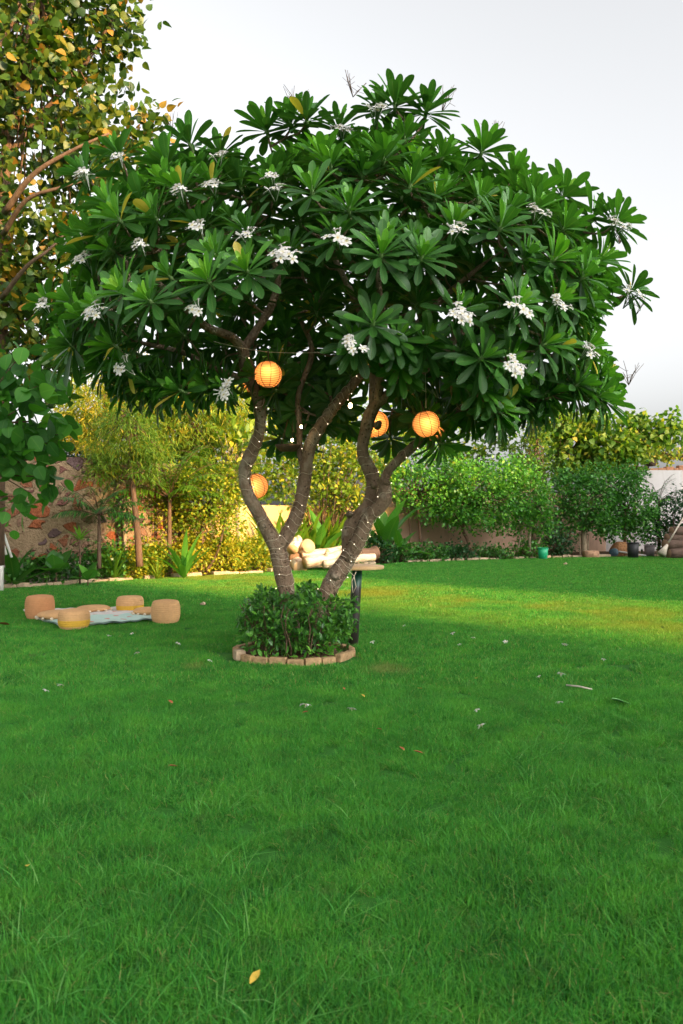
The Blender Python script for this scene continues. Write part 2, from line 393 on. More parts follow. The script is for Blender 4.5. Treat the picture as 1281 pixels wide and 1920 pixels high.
# ---------------------------------------------------------------- walls
def stone_mat():
    m, nt, out = newmat('rubble_stone')
    oc = objc(nt); mp = N(nt, 'ShaderNodeMapping'); nt.links.new(oc, mp.inputs[0]); mp.inputs['Scale'].default_value = (2.7, 2.7, 3.6)
    nz = N(nt, 'ShaderNodeTexNoise'); nz.inputs['Scale'].default_value = 1.6; nz.inputs['Detail'].default_value = 4; nt.links.new(oc, nz.inputs['Vector'])
    add = N(nt, 'ShaderNodeVectorMath'); add.operation = 'MULTIPLY_ADD'; nt.links.new(nz.outputs[1], add.inputs[0]); add.inputs[1].default_value = (1.0, 1.0, 1.0); nt.links.new(mp.outputs[0], add.inputs[2])
    ve = N(nt, 'ShaderNodeTexVoronoi', feature='DISTANCE_TO_EDGE'); nt.links.new(add.outputs[0], ve.inputs['Vector']); ve.inputs['Scale'].default_value = 1
    vc = N(nt, 'ShaderNodeTexVoronoi', feature='F1'); nt.links.new(add.outputs[0], vc.inputs['Vector']); vc.inputs['Scale'].default_value = 1
    sc_ = N(nt, 'ShaderNodeSeparateColor'); nt.links.new(vc.outputs['Color'], sc_.inputs[0])
    stone = ramp(nt, sc_.outputs[0], [(0, (.26, .12, .10)), (.2, (.40, .13, .06)), (.35, (.28, .17, .12)), (.5, (.17, .11, .11)), (.65, (.30, .17, .12)), (.8, (.34, .14, .08)), (1, (.24, .15, .13))], 'CONSTANT')
    fine = noise(nt, oc, 9, 5, .65)
    stone = mix(nt, .6, stone, mix(nt, fine, (.25, .2, .18), (1.5, 1.4, 1.3)), 'MULTIPLY')
    mort = mix(nt, fine, (.22, .14, .08), (.44, .31, .19))
    # mortar widths differ from stone to stone: some nearly smothered
    thr = math_(nt, 'ADD', math_(nt, 'MULTIPLY', sc_.outputs[1], .19), math_(nt, 'MULTIPLY', fine, .08))
    ed = math_(nt, 'MULTIPLY', math_(nt, 'SUBTRACT', ve.outputs[0], thr), 25, True)
    c = mix(nt, ed, mort, stone)
    princ(nt, out, c, .92, .15, bump(nt, math_(nt, 'ADD', ed, math_(nt, 'MULTIPLY', fine, 1.3)), 1.0, .14)); return m
def plaster_mat(name, a, b, stain):
    m, nt, out = newmat(name); oc = objc(nt)
    mp = N(nt, 'ShaderNodeMapping'); nt.links.new(oc, mp.inputs[0]); mp.inputs['Scale'].default_value = (1, 1, .35)
    n1 = noise(nt, mp.outputs[0], 1.3, 6, .65); n2 = noise(nt, oc, 12, 4)
    c = mix(nt, n1, a, b); c = mix(nt, ramp(nt, n1, [(.55, (0, 0, 0)), (.75, (.8, .8, .8))]), c, stain)
    princ(nt, out, c, .9, .15, bump(nt, n2, .4, .01)); return m
M['stone'] = stone_mat()
M['plaster'] = plaster_mat('sun_gold_plaster', (.58, .35, .14), (.68, .44, .20), (.30, .16, .09))  # orange of the low sun put into the plaster colour
M['pinkp'] = plaster_mat('weathered_pink_plaster', (.42, .26, .18), (.5, .33, .24), (.2, .13, .1))
M['greyp'] = plaster_mat('grey_white_plaster', (.52, .47, .46), (.72, .68, .67), (.33, .24, .20))
def wall(name, p0, p1, h, mat, label, thick=.35, top=None, rough_top=0.0, z0=0):
    p0, p1 = np.array(p0, float), np.array(p1, float); L = np.linalg.norm(p1 - p0); rz = math.atan2(p1[1] - p0[1], p1[0] - p0[0])
    t = empty(name, (p0[0], p0[1], 0), label, 'wall', None, rz)
    w = MB(); n = max(2, int(L / .35)); r = random.Random(3)
    V, F = [], []
    for i in range(n + 1):
        x = L * i / n; hh = h + (r.uniform(-1, 1) * rough_top)
        for y in (-thick / 2, thick / 2): V += [(x, y, z0), (x, y, hh)]
    for i in range(n):
        b = i * 4; c = b + 4
        F += [(b, c, c + 1, b + 1), (b + 3, c + 3, c + 2, b + 2), (b + 1, c + 1, c + 3, b + 3)]
    F += [(0, 1, 3, 2), (n * 4, n * 4 + 2, n * 4 + 3, n * 4 + 1)]
    w.add(V, F); w.build('masonry', mat, t, False, True)
    if top:
        c = MB(); c.box((L / 2, 0, h + .05), (L, thick + .08, .1)); c.build('coping', top, t, False, True)
    return t
def W(px, d): return (P(px, HY, d)[0], d)
wall('stone_wall', W(-260, 13.6), W(330, 19.2), 2.78, M['stone'], 'rubble stone wall of red and purple stones behind the garden bed', .45, None, .05)
wall('plaster_wall', W(330, 19.2), W(730, 26.3), 1.8, M['plaster'], 'sunlit ochre plaster wall behind the log pile')
wall('plaster_wall', W(730, 26.3), W(1130, 31.5), 2.4, M['pinkp'], 'weathered pinkish wall behind the citrus bushes')
t = wall('grey_wall', W(1130, 31.5), W(1750, 33.0), 3.45, M['greyp'], 'pale grey stained wall with a broken brick top', .3)
M['brickr'] = plain('old_brick', (.42, .20, .11), .9, .15, .35, 14, .5, .02)
b = MB(); r = random.Random(5); x = 0
while x < 13.5:
    w_ = r.uniform(.2, .5); hh = r.uniform(.05, .22)
    b.box((x + w_ / 2, 0, 3.45 + hh / 2), (w_ - .02, .26, hh), bev=.01); x += w_
b.build('coping', M['brickr'], t, False, True)
M['darkbox'] = plain('rusty_box', (.05, .03, .02), .7, .3)
b = MB(); c = P(1219, 868, 31.2); b.box(c, (.33, .4, .28), 0, bev=.02); b.tube([c + [0, .1, -.1], c + [0, .3, -.3]], .03)
tag(b.build('lamp_box', M['darkbox']), 'dark box fixed on top of the pale grey wall', 'box')
# ledge at the foot of the stone wall
M['ledge'] = plain('pale_ledge', (.34, .29, .25), .85, .2, .2, 5)
a, b_ = np.array(W(-200, 13.9)), np.array(W(240, 17.7)); mid = (a + b_) / 2; L = np.linalg.norm(b_ - a)
b = MB(); b.box((mid[0], mid[1], .24), (L, .35, .48), math.atan2(*(b_ - a)[::-1]), bev=.02)
tag(b.build('stone_ledge', M['ledge']), 'low pale ledge along the foot of the stone wall', 'ledge')
# edging along the bed
M['edge'] = plain('edging_stone', (.45, .33, .22), .9, .15, .3, 7, .5, .02)
r = random.Random(9); be = empty('bed_edging', P(0, HY, bed(0)) * [1, 1, 0], 'low line of edging stones between the lawn and the planted bed', 'edging')
px = -60.0
while px < 1240:
    d = bed(px) - .03; L = r.uniform(.25, .6); p = P(px, HY, d); q = P(px + 8, HY, bed(px + 8) - .03)
    dv = q - p; dv /= np.linalg.norm(dv); ang = math.atan2(dv[1], dv[0]); p2 = p + dv * L / 2
    if r.random() < .86: b = MB(); b.box((p2[0], p2[1], .03 + r.uniform(-.015, .03)), (L - .015, r.uniform(.12, .22), .1), ang + r.uniform(-.08, .08), bev=.015); b.build('edging_stone', M['edge'], be, False)
    px += L * FPX / d * abs(dv[0]) + .5

# ================================================================ FRANGIPANI
D0 = 7.85
tree = empty('frangipani_tree', (-.38, D0, 0), 'frangipani tree with white flowers and round lanterns, growing from the clipped shrub ring', 'tree')
class Branch:
    def __init__(s): s.pos, s.par, s.r = [], [], []
    def add(s, p, par, r=0): s.pos.append(np.array(p, float)); s.par.append(par); s.r.append(r); return len(s.pos) - 1
B = Branch()
def stem(pts, start=None):
    """pts (px, py, depth, radius) -> smooth chain"""
    cp = [np.append(P(a, b_, d), r_) for a, b_, d, r_ in pts]
    if start is not None: cp = [np.append(B.pos[start], cp[0][3])] + cp
    cp = np.array(cp); par = start; out_ = []
    n = len(cp); ext = np.vstack([2 * cp[0] - cp[1], cp, 2 * cp[-1] - cp[-2]])
    for i in range(n - 1):
        p0, p1, p2, p3 = ext[i:i + 4]
        L = np.linalg.norm(p2[:3] - p1[:3]); k = max(2, int(L / .07))
        for j in range(k if i < n - 2 else k + 1):
            if i == 0 and j == 0 and start is not None: continue
            u = j / k
            q = .5 * ((2 * p1) + (-p0 + p2) * u + (2 * p0 - 5 * p1 + 4 * p2 - p3) * u * u + (-p0 + 3 * p1 - 3 * p2 + p3) * u ** 3)
            par = B.add(q[:3], par if par is not None else -1, q[3]); out_.append(par)
    return out_
def near(chain, px, py):
    return min(chain, key=lambda i: abs(CX + B.pos[i][0] * FPX / B.pos[i][1] - px) + abs(HY - (B.pos[i][2] - CAM_H) * FPX / B.pos[i][1] - py))
S1 = stem([(545, 1205, D0, .125), (540, 1120, D0, .112), (527, 1060, D0, .108), (520, 1030, D0, .11), (492, 975, 7.8, .085), (465, 925, 7.75, .082), (459, 882, 7.75, .08), (476, 840, 7.75, .078), (488, 800, 7.75, .072), (484, 745, 7.7, .075), (462, 700, 7.7, .07), (456, 655, 7.65, .066)])
S2 = stem([(540, 1000, 7.9, .088), (562, 950, 7.95, .09), (573, 890, 8.0, .08), (584, 830, 8.05, .078), (615, 780, 8.1, .072), (650, 735, 8.15, .062), (690, 690, 8.2, .05)], near(S1, 522, 1033))
S2b = stem([(562, 850, 8.1, .04), (562, 815, 8.15, .04), (560, 740, 8.2, .038), (585, 660, 8.2, .036), (560, 590, 8.2, .03)], near(S2, 573, 895))
S3 = stem([(585, 1205, D0, .13), (612, 1115, D0, .115), (640, 1065, D0, .112), (655, 1040, D0, .112), (660, 985, 7.85, .10), (690, 950, 7.85, .098), (700, 900, 7.85, .088), (680, 850, 7.85, .082), (688, 800, 7.85, .08), (700, 765, 7.85, .078), (735, 735, 7.8, .066), (800, 690, 7.7, .055), (870, 620, 7.6, .04)])
S4 = stem([(672, 1015, 7.75, .092), (692, 970, 7.7, .085), (722, 938, 7.65, .078), (722, 895, 7.65, .062), (745, 865, 7.65, .058), (790, 825, 7.6, .055), (840, 790, 7.55, .05), (900, 730, 7.5, .04), (960, 660, 7.5, .03)], near(S3, 650, 1048))
S5 = stem([(435, 632, 7.5, .055), (385, 612, 7.3, .048), (340, 570, 7.1, .04), (285, 520, 7.0, .03)], S1[-1])
S6 = stem([(480, 620, 7.8, .055), (510, 570, 7.9, .048), (520, 510, 7.9, .04), (480, 430, 7.9, .03)], S1[-1])
S7 = stem([(700, 700, 8.0, .06), (690, 620, 8.1, .052), (650, 530, 8.1, .042), (610, 450, 8.1, .03)], near(S3, 700, 765))
S8 = stem([(715, 690, 7.7, .055), (720, 600, 7.6, .045), (710, 520, 7.5, .036), (730, 430, 7.5, .028)], near(S3, 705, 758))
S9 = stem([(760, 640, 7.9, .05), (830, 560, 8.1, .04), (900, 500, 8.2, .03)], near(S3, 750, 728))
S10 = stem([(400, 690, 7.9, .04), (340, 660, 8.1, .034), (250, 640, 8.2, .026)], near(S1, 470, 715))
stemset = len(B.pos)

# crown outline of the tree in picture units, inflated round the tree's own axis
OUT = np.array([(88, 690), (75, 610), (105, 560), (118, 500), (150, 440), (135, 390), (165, 320), (215, 300), (225, 270), (285, 245), (340, 235), (395, 238), (452, 318), (488, 225), (520, 190), (580, 190), (625, 205), (640, 165), (690, 160), (745, 165), (800, 178), (835, 210), (868, 285), (905, 245), (960, 285), (1000, 310), (1060, 322), (1090, 370), (1140, 400), (1150, 450), (1190, 505), (1190, 580), (1150, 610), (1150, 660), (1200, 735), (1185, 770), (1120, 760), (1060, 790), (980, 830), (900, 815), (850, 850), (800, 830), (740, 740), (640, 790), (560, 850), (520, 830), (470, 740), (390, 760), (310, 760), (240, 765), (180, 720)], float)
OUT[:, 1] += np.clip((480 - OUT[:, 1]) * .17, 0, 56); OUT[:, 0] -= np.clip((OUT[:, 0] - 900) * .06, 0, 16)
def inside(p, poly=OUT):
    x, y = p; c = False; n = len(poly)
    for i in range(n):
        x1, y1 = poly[i]; x2, y2 = poly[i - 1]
        if (y1 > y) != (y2 > y) and x < (x2 - x1) * (y - y1) / (y2 - y1) + x1: c = not c
    return c
def edged(p, poly=OUT):
    a = poly; b_ = np.roll(poly, 1, 0); ab = b_ - a; t = np.clip(((p - a) * ab).sum(1) / (ab ** 2).sum(1), 0, 1)
    return np.linalg.norm(a + ab * t[:, None] - p, axis=1).min()
CC = np.array([0, 7.75, 3.0])
def lobes_n(p): return math.sin(p[0] / 62 + 1.4 * math.sin(p[1] / 95 + 1)) * math.sin(p[1] / 52 + 1.2 * math.sin(p[0] / 80))
def depth_at(p, side):
    t = min(1, edged(np.array(p, float)) / 300.0)
    return 7.65 + side * (1.75 + .38 * lobes_n(p)) * math.sqrt(max(0, 1 - (1 - t) ** 2))
HOLLOW = [np.array(q, float) for q in ([(430, 540), (480, 490), (560, 410), (640, 445), (790, 520), (930, 455), (950, 560), (880, 575), (690, 560), (640, 610), (640, 780), (540, 800), (500, 640), (430, 640)], [(260, 600), (330, 590), (400, 640), (380, 700), (250, 690)], [(300, 470), (345, 450), (360, 560), (320, 560)])]
flowers_px = [(225, 300), (410, 298), (160, 337), (640, 250), (512, 340), (515, 362), (340, 366), (400, 353), (375, 433), (463, 446), (265, 466), (537, 483), (637, 454), (853, 436), (1008, 404), (184, 588), (372, 582), (425, 735), (664, 652), (862, 594), (972, 582), (1100, 662), (1050, 575), (160, 490), (1183, 555), (705, 213), (1158, 428), (960, 690), (238, 690), (145, 455), (85, 580)]
front_px = [(605, 290), (355, 262), (255, 278), (545, 225), (685, 178), (742, 188), (800, 200), (720, 290), (830, 285), (905, 275), (962, 322), (1058, 360), (1112, 400), (822, 395), (715, 470), (655, 385), (985, 478), (462, 500), (402, 585), (228, 540), (205, 375), (312, 300), (318, 512), (1128, 480), (1160, 545), (1100, 605), (745, 630), (800, 640), (905, 665), (850, 610), (1020, 640), (1085, 715), (1140, 745), (1030, 730), (935, 760), (870, 790), (620, 260), (585, 350), (770, 340), (900, 370), (575, 215), (500, 235), (680, 320), (760, 250), (860, 320), (1060, 420), (180, 430), (135, 560), (130, 640), (210, 640), (290, 400), (400, 410), (450, 340), (520, 290), (1000, 360), (940, 420), (1040, 480), (1060, 530), (890, 450), (700, 600)]
ros = []     # position, axis, scale, kind
def add_ros(pos, sc=1.0, min_d=.33, force=False, up=.55, axis=None):
    if not force:
        for q in ros:
            if np.linalg.norm(q[0] - pos) < min_d: return None
    if axis is None:
        a = pos - CC; a = a / np.array([1, 1, .9]); a /= np.linalg.norm(a); a = a + np.array([0, 0, up]); a /= np.linalg.norm(a)
    else: a = axis / np.linalg.norm(axis)
    ros.append((pos, a, sc)); return len(ros) - 1
fl_idx = []
for f in flowers_px:
    q = (f[0] + random.uniform(-6, 6), f[1] - 12)
    i = add_ros(P(q[0], q[1], depth_at(q, -1) + .1), random.uniform(.9, 1.1), force=True)
    fl_idx.append((i, f))
for q in front_px: add_ros(P(q[0], q[1] + 6, depth_at(q, -1)), random.uniform(.95, 1.2), .22)
def fill(n, side, dmin, jit, hollow=True, pad=52):
    for _ in range(n):
        q = (random.uniform(70, 1210), random.uniform(155, 860))
        if not inside(q) or edged(np.array(q)) < pad: continue
        if side < 0 and lobes_n(q) < -.72: continue
        if hollow and any(inside(q, h) or edged(np.array(q), h) < 32 for h in HOLLOW): continue
        add_ros(P(q[0], q[1], depth_at(q, side) + random.uniform(*jit)), random.uniform(.8, 1.12), dmin)
fill(6500, -1, .285, (-.1, .3))
fill(6000, 1, .32, (-.6, .15), False)
# rims, where leaves stand against the sky
for k in range(len(OUT)):
    a, b_ = OUT[k], OUT[(k + 1) % len(OUT)]
    for u in (0.0, .5):
        q = a + (b_ - a) * u; c = np.array([640, 480.]); q = q + (c - q) / np.linalg.norm(c - q) * 68
        for _ in range(4): add_ros(P(q[0] + random.uniform(-16, 16), q[1] + random.uniform(-4, 16), 7.65 + random.uniform(-.9, .9)), random.uniform(.85, 1.05), .24)
# inner rosettes under the roof of leaves
for _ in range(1800):
    q = (random.uniform(200, 1110), random.uniform(300, 790))
    if not inside(q): continue
    d = depth_at(q, 1); d = random.uniform(7.6, max(7.7, d - .3))
    if add_ros(P(q[0], q[1], d), random.uniform(.85, 1.05), .45) is None: continue
# low hanging ones under the crown
for q, d in (((560, 850), 8.3), ((615, 752), 8.35), ((645, 835), 8.2), ((830, 850), 7.2), ((760, 700), 7.0), ((540, 780), 8.0), ((600, 810), 8.3), ((500, 790), 8.3), ((660, 720), 6.9), ((860, 760), 6.9), ((940, 800), 7.1), ((1000, 790), 6.9), ((430, 770), 7.4), ((490, 745), 8.5), ((525, 735), 8.8), ((545, 790), 9.0), ((520, 840), 8.7), ((575, 745), 9.0), ((600, 800), 9.2), ((640, 770), 8.9), ((650, 810), 9.1), ((560, 830), 9.1), ((740, 790), 8.8), ((765, 750), 8.6), ((735, 840), 8.9), ((420, 740), 8.2), ((620, 720), 8.7), ((300, 740), 7.1), ((230, 745), 7.4)):
    add_ros(P(q[0], q[1] - 15, d), .95, .1, True, -.1)
LCLR = [(503, 702, 7.4, 85), (478, 912, 8.3, 75), (799, 795, 7.05, 80), (703, 795, 8.4, 70), (657, 760, 7.6, 50), (683, 690, 8.2, 40), (450, 800, 8, 60), (485, 850, 8, 60), (640, 800, 8.2, 30), (450, 660, 7.6, 70), (700, 860, 8, 90), (580, 880, 8.1, 60), (590, 600, 7.6, 90), (600, 780, 8.05, 90), (550, 540, 7.4, 60)]
keep_ = []
fset = {i for i, f in fl_idx}
for i, (p, a, s_) in enumerate(ros):
    q = (CX + p[0] * FPX / p[1], HY - (p[2] - CAM_H) * FPX / p[1])
    hid = any(math.hypot(q[0] - f[0], q[1] - f[1] - 8) < 44 and p[1] < ros[j][0][1] + .05 for j, f in fl_idx)
    keep_.append(i in fset or not hid and not any(math.hypot(q[0] - l[0], q[1] - l[1]) < l[3] and p[1] < l[2] for l in LCLR))
newi = np.cumsum(keep_) - 1; fl_idx = [(int(newi[i]), f) for i, f in fl_idx]; ros = [x for x, k in zip(ros, keep_) if k]
print('rosettes', len(ros))

# grow branches from the stems to every rosette
base_nodes = sorted({*S5[-8:], *S6[-16:], *S7[-14:], *S8[-14:], *S9[-10:], *S10[-8:], *S2[-10:], *S2b[-8:], *S3[-16:], *S4[-14:], S1[-1]})
act = list(base_nodes)
actp = [B.pos[i] for i in act]
tips = []
order = sorted(range(len(ros)), key=lambda i: min(np.linalg.norm(ros[i][0] - p) for p in actp[::3]))
for i in order:
    pos, ax, sc_ = ros[i]; end = pos - ax * .05
    A = np.array(actp); dv = end - A; dist = np.linalg.norm(dv, axis=1)
    # prefer a parent below and further inside
    pen = dist + .5 * np.maximum(0, A[:, 2] - end[2] + .1) + .35 * np.maximum(0, np.linalg.norm(A - CC, axis=1) - np.linalg.norm(end - CC))
    j = int(pen.argmin()); s0 = A[j]; par = act[j]; L = dist[j]; k = max(2, int(L / .11))
    c1 = s0 + (end - s0) * .4 + np.array([0, 0, -.05 * L]) + rng.normal(size=3) * .05 * L; c2 = end - ax * .3 * L
    for u in np.linspace(0, 1, k + 1)[1:]:
        q = (1 - u) ** 3 * s0 + 3 * (1 - u) ** 2 * u * c1 + 3 * (1 - u) * u * u * c2 + u ** 3 * end
        par = B.add(q, par, 0)
        if u < .93: act.append(par); actp.append(q)
    tips.append(par)
n = len(B.pos); acc = np.zeros(n); childs = [[] for _ in range(n)]
for i in range(n):
    if B.par[i] >= 0: childs[B.par[i]].append(i)
for i in range(n - 1, stemset - 1, -1):
    if not childs[i]: acc[i] = .011 ** 2
    acc[i] = max(acc[i], .011 ** 2)
    p = B.par[i]
    if p >= stemset: acc[p] += acc[i] * .62
rad = np.array([B.r[i] * .83 if i < stemset else min(.05, math.sqrt(acc[i])) for i in range(n)])
tb = MB(); bb = MB()
def chains():
    done = set()
    starts = [(-1, i) for i in range(n) if B.par[i] < 0]
    while starts:
        p, i = starts.pop(); ch = [p, i] if p >= 0 else [i]
        while childs[i]:
            cs = sorted(childs[i], key=lambda c: -rad[c] - (.02 if c < stemset and i < stemset and c == i + 1 else 0))
            for c in cs[1:]: starts.append((i, c))
            i = cs[0]; ch.append(i)
        yield ch
r_ = random.Random(2)
for ch in chains():
    if len(ch) < 2: continue
    pts = np.array([B.pos[i] for i in ch]); rr = rad[ch].copy()
    if B.par[ch[0]] >= 0 or ch[0] not in (0,): 
        if len(ch) > 1 and ch[0] >= 0 and B.par[ch[0]] >= 0: rr[0] = min(rr[0], rr[1] * 1.15)
    isst = ch[1] < stemset
    if isst:
        # split where the modelled stem ends and finer branches begin; knobbly skin
        rr = rr * (1 + .05 * np.sin(np.arange(len(rr)) * .83) + .055 * np.array([r_.uniform(-1, 1) for _ in rr]))
        tb.tube(pts, rr, 14)
    else: bb.tube(pts, rr, 6)
# broken knots on the stems
for (px_, py_, d_, q_) in ((708, 797, 7.76, .035), (628, 1080, 7.75, .05), (700, 912, 7.76, .03), (722, 905, 7.6, .035), (655, 965, 7.75, .03)):
    c = P(px_, py_, d_); tb.tube([c + [0, .06, 0], c + [.01, -.03, .01], c + [.02, -.06, .015]], [q_ * 1.3, q_, q_ * .8], 8)
trunk_o = tb.build('trunk', M['bark'], tree)
bb.build('branch', M['bark'], tree)['label'] = 'thin grey brown branches under the leaves'

# leaves of the rosettes
pos_, yd_, nh_, sz_, tn_, wd_ = [], [], [], [], [], []; bb2 = MB()
for (p, a, sc_) in ros:
    ref = np.array([0, 0, 1.]) if abs(a[2]) < .9 else np.array([1., 0, 0])
    u = np.cross(a, ref); u /= np.linalg.norm(u); w = np.cross(a, u)
    bb2.tube([p - a * .09, p - a * .02, p + a * .035], [.016, .02, .008], 7)
    nl = random.randint(24, 34); mx = 104 - 22 * max(0, a[2] - .6) / .4; ph0 = random.uniform(0, 6.28); rt = random.uniform(-.10, .14)
    for k in range(nl):
        f = k / (nl - 1); ph = ph0 + k * 2.39996 + random.uniform(-.15, .15)
        inc = math.radians(7 + mx * f ** .85 + random.uniform(-8, 8))
        rd = math.cos(ph) * u + math.sin(ph) * w
        yd = math.cos(inc) * a + math.sin(inc) * rd
        yd = yd + np.array([0, 0, -1]) * (.32 * f * f); yd /= np.linalg.norm(yd)
        ln = (.14 + .155 * min(1, f * 2.4)) * random.uniform(.85, 1.12) * sc_
        pos_.append(p + a * (.06 * (1 - f) - .05) + rd * .012); yd_.append(yd); nh_.append(math.cos(inc) * -rd + math.sin(inc) * a + rng.normal(size=3) * .12)
        sz_.append(ln); wd_.append(random.uniform(.8, 1.2))
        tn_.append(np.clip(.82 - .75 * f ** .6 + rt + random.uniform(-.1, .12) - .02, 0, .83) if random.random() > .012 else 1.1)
M['shoot'] = plain('green_shoot', (.10, .17, .05), .6, .3)
bb2.t = [t * 0 + .9 for t in bb2.t]
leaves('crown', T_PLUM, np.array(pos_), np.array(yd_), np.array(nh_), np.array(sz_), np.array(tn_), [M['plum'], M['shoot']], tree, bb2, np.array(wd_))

# flower clusters
def flower_cluster_mesh(seed, nf):
    r = random.Random(seed); mb = MB()
    for k in range(nf):
        th = r.uniform(0, 6.28); rr = .095 * math.sqrt(r.random()); c = np.array([rr * math.cos(th), -.02 - .05 * r.random(), rr * math.sin(th) * .9])
        ax = np.array([c[0] * 5 + r.uniform(-.3, .3), -1, c[2] * 5 + r.uniform(-.3, .4)]); ax /= np.linalg.norm(ax)
        ref = np.array([0, 0, 1.]); u = np.cross(ax, ref); u /= np.linalg.norm(u); w = np.cross(u, ax); ph0 = r.uniform(0, 6)
        for q in range(5):
            ph = ph0 + q * 1.2566; rd = math.cos(ph) * u + math.sin(ph) * w; sd = np.cross(ax, rd)
            V = []; T = []
            for t, hw in ((0, .003), (.5, .011), (.85, .0105), (1, .003)):
                L = .042 * t; cc = c + rd * L + ax * (.018 * t - .018 * t * t)
                V += [cc - sd * hw, cc + sd * hw]; T += [min(.75, .05 + t * 1.2)] * 2
            mb.add(V, [(2 * i, 2 * i + 1, 2 * i + 3, 2 * i + 2) for i in range(3)], T)
        mb.tube([c, c * .5 + np.array([0, .03, 0]), np.array([0, .12, -.01])], .0035, 4, 1.0)
    for k in range(4):
        th = r.uniform(0, 6.28); c = np.array([.07 * math.cos(th), -.05, .07 * math.sin(th)])
        mb.tube([np.array([0, .08, 0]), c * .7, c * 1.2], [.003, .003, .007], 5, .62)
    return mb
protos = []
for s_ in range(4): 
    o = flower_cluster_mesh(s_, 7 + 2 * s_).build('flower_cluster', M['petal'], None, True, True); o.parent = tree; protos.append(o)
used = [False] * 4
for k, (i, f) in enumerate(fl_idx):
    j = k % 4; src = protos[j]; o = src
    if used[j]: o = src.copy(); COL.objects.link(o)
    used[j] = True
    p, a, sc_ = ros[i]; d = p[1] - .40; q = P(f[0], f[1], d)
    o.parent = tree; o.location = Vector(q - np.array([-.38, D0, 0])); v = Vector(CAM_V - q) if False else Vector((a[0] * .6 - q[0] * .06, min(-.35, a[1]), a[2] * .7 + .05))
    o.rotation_euler = v.to_track_quat('-Y', 'Z').to_euler(); sfac = random.uniform(.85, 1.2); o.scale = (sfac,) * 3
# bare old flower stalks above the crown
b = MB(); r = random.Random(4)
for (px_, py_, d_) in ((665, 150, 7.6), (832, 178, 7.6), (925, 232, 7.5), (1165, 425, 7.5), (1195, 560, 7.6), (555, 178, 7.7), (325, 225, 7.6), (1182, 690, 7.5)):
    o0 = P(px_ - 3, py_ + 32, d_); b = MB()
    for k in range(6):
        e = P(px_ + r.uniform(-26, 26), py_ + r.uniform(-22, 12), d_ + r.uniform(-.1, .1)); m_ = o0 * .5 + e * .5 + rng.normal(size=3) * .015
        b.tube([o0, m_, e], [.004, .003, .0022], 4)
        for _ in range(2): b.tube([m_, m_ + rng.normal(size=3) * .035 + [0, 0, .04]], .002, 4)
    b.build('flower_stalk', M['barkd'], tree)

# ================================================================ SHRUB RING AND EDGING
RC = np.array([-.50, 7.86]); RR = .60
M['brick'] = plain('edging_brick', (.42, .27, .14), .9, .15, .45, 16, .6, .02)
b = MB(); r = random.Random(8); nb = 21
for k in range(nb):
    a = k * 2 * math.pi / nb + r.uniform(-.02, .02); rr = RR + r.uniform(-.012, .012)
    b.box((RC[0] + rr * math.cos(a), RC[1] + rr * math.sin(a) * .95, .022 + r.uniform(-.014, .014)), (.065, .16, .10), a + r.uniform(-.09, .09), r.random(), 0, .005)
tag(b.build('brick_ring', M['brick'], None, False), 'ring of old edging bricks around the foot of the frangipani', 'edging')
b = MB(); a = G(448, 1240); b.box((a[0], a[1] + .05, .055), (.10, .09, .11), .5, 0, 0, .012)
tag(b.build('stone_block', M['edge'], None, False), 'weathered stone block at the end of the brick ring', 'stone')
b = MB(); b.lathe([(0, .03), (.3, .05), (.57, .03)][::-1], (RC[0], RC[1], 0), 24); tag(b.build('ring_soil', M['soil']), kind='structure')

ring = empty('ring_shrub', (RC[0], RC[1], 0), 'clipped dark glossy shrub hedge inside the brick ring', 'shrub')
n_ = 9500; q = rng.uniform(-1, 1, (n_ * 3, 3))
q = q[(np.abs(q) ** 2.6).sum(1) < 1.0][:n_]
q *= 1 + .12 * np.sin(q[:, [0]] * 6 + q[:, [2]] * 5) * np.sin(q[:, [1]] * 7 + 2) + .05
rad_ = (np.abs(q) ** 2.6).sum(1); q = q[rng.random(len(q)) < .15 + .85 * rad_]
# leaf clumps with hollows between
cl = np.floor(q * 4); key = (np.sin(cl[:, 0] * 12.9 + cl[:, 1] * 78.2 + cl[:, 2] * 37.7) * 43758.5) % 1
q = q[(key > .22)]
pos = np.stack([RC[0] + .03 + q[:, 0] * .56, RC[1] - .03 + q[:, 1] * .5, .36 + q[:, 2] * .31 + .05 * np.sin(q[:, 0] * 7) * (q[:, 2] > 0)], 1)
yd = q * .8 + unit(len(q)) * .8 + [0, 0, .35]
lowm = pos[:, 2] < .2; pos = pos[~lowm | (rng.random(len(pos)) < .45)]; yd = yd[:len(pos)]
leaves('foliage', T_OVAL, pos, yd, unit(len(pos)) * .7 + [0, 0, 1], rng.uniform(.045, .085, len(pos)), np.clip(rng.normal(.6, .28, len(pos)), 0, 1), M['shrub'], ring)
b = MB(); r = random.Random(3)
for k in range(46):
    a = r.uniform(0, 6.28); rr = .45 * math.sqrt(r.random()); x0 = RC[0] + rr * math.cos(a); y0 = RC[1] + rr * math.sin(a)
    pt = np.array([x0, y0, 0.02]); path = [pt]
    for j in range(5): pt = pt + [r.uniform(-.05, .05) + .03 * math.cos(a), r.uniform(-.05, .05) + .03 * math.sin(a), .11]; path.append(pt)
    b.tube(path, np.linspace(.010, .004, 6), 5)
b.build('stem', M['barkd'], ring)
# pale low weeds at the foot
k = 60; a = rng.uniform(math.pi, 2 * math.pi, k); pos = np.stack([RC[0] + .5 * np.cos(a), RC[1] + .5 * np.sin(a), rng.uniform(.04, .12, k)], 1)
wd = leaves('low_weeds', T_OVAL, pos, unit(k) + [0, -.3, .6], unit(k) * .4 + [0, -.3, 1], rng.uniform(.06, .12, k), rng.uniform(.5, 1, k), M['teak'])
tag(wd, 'bright green low leaves sprouting behind the edging bricks', 'weeds', kind='stuff')

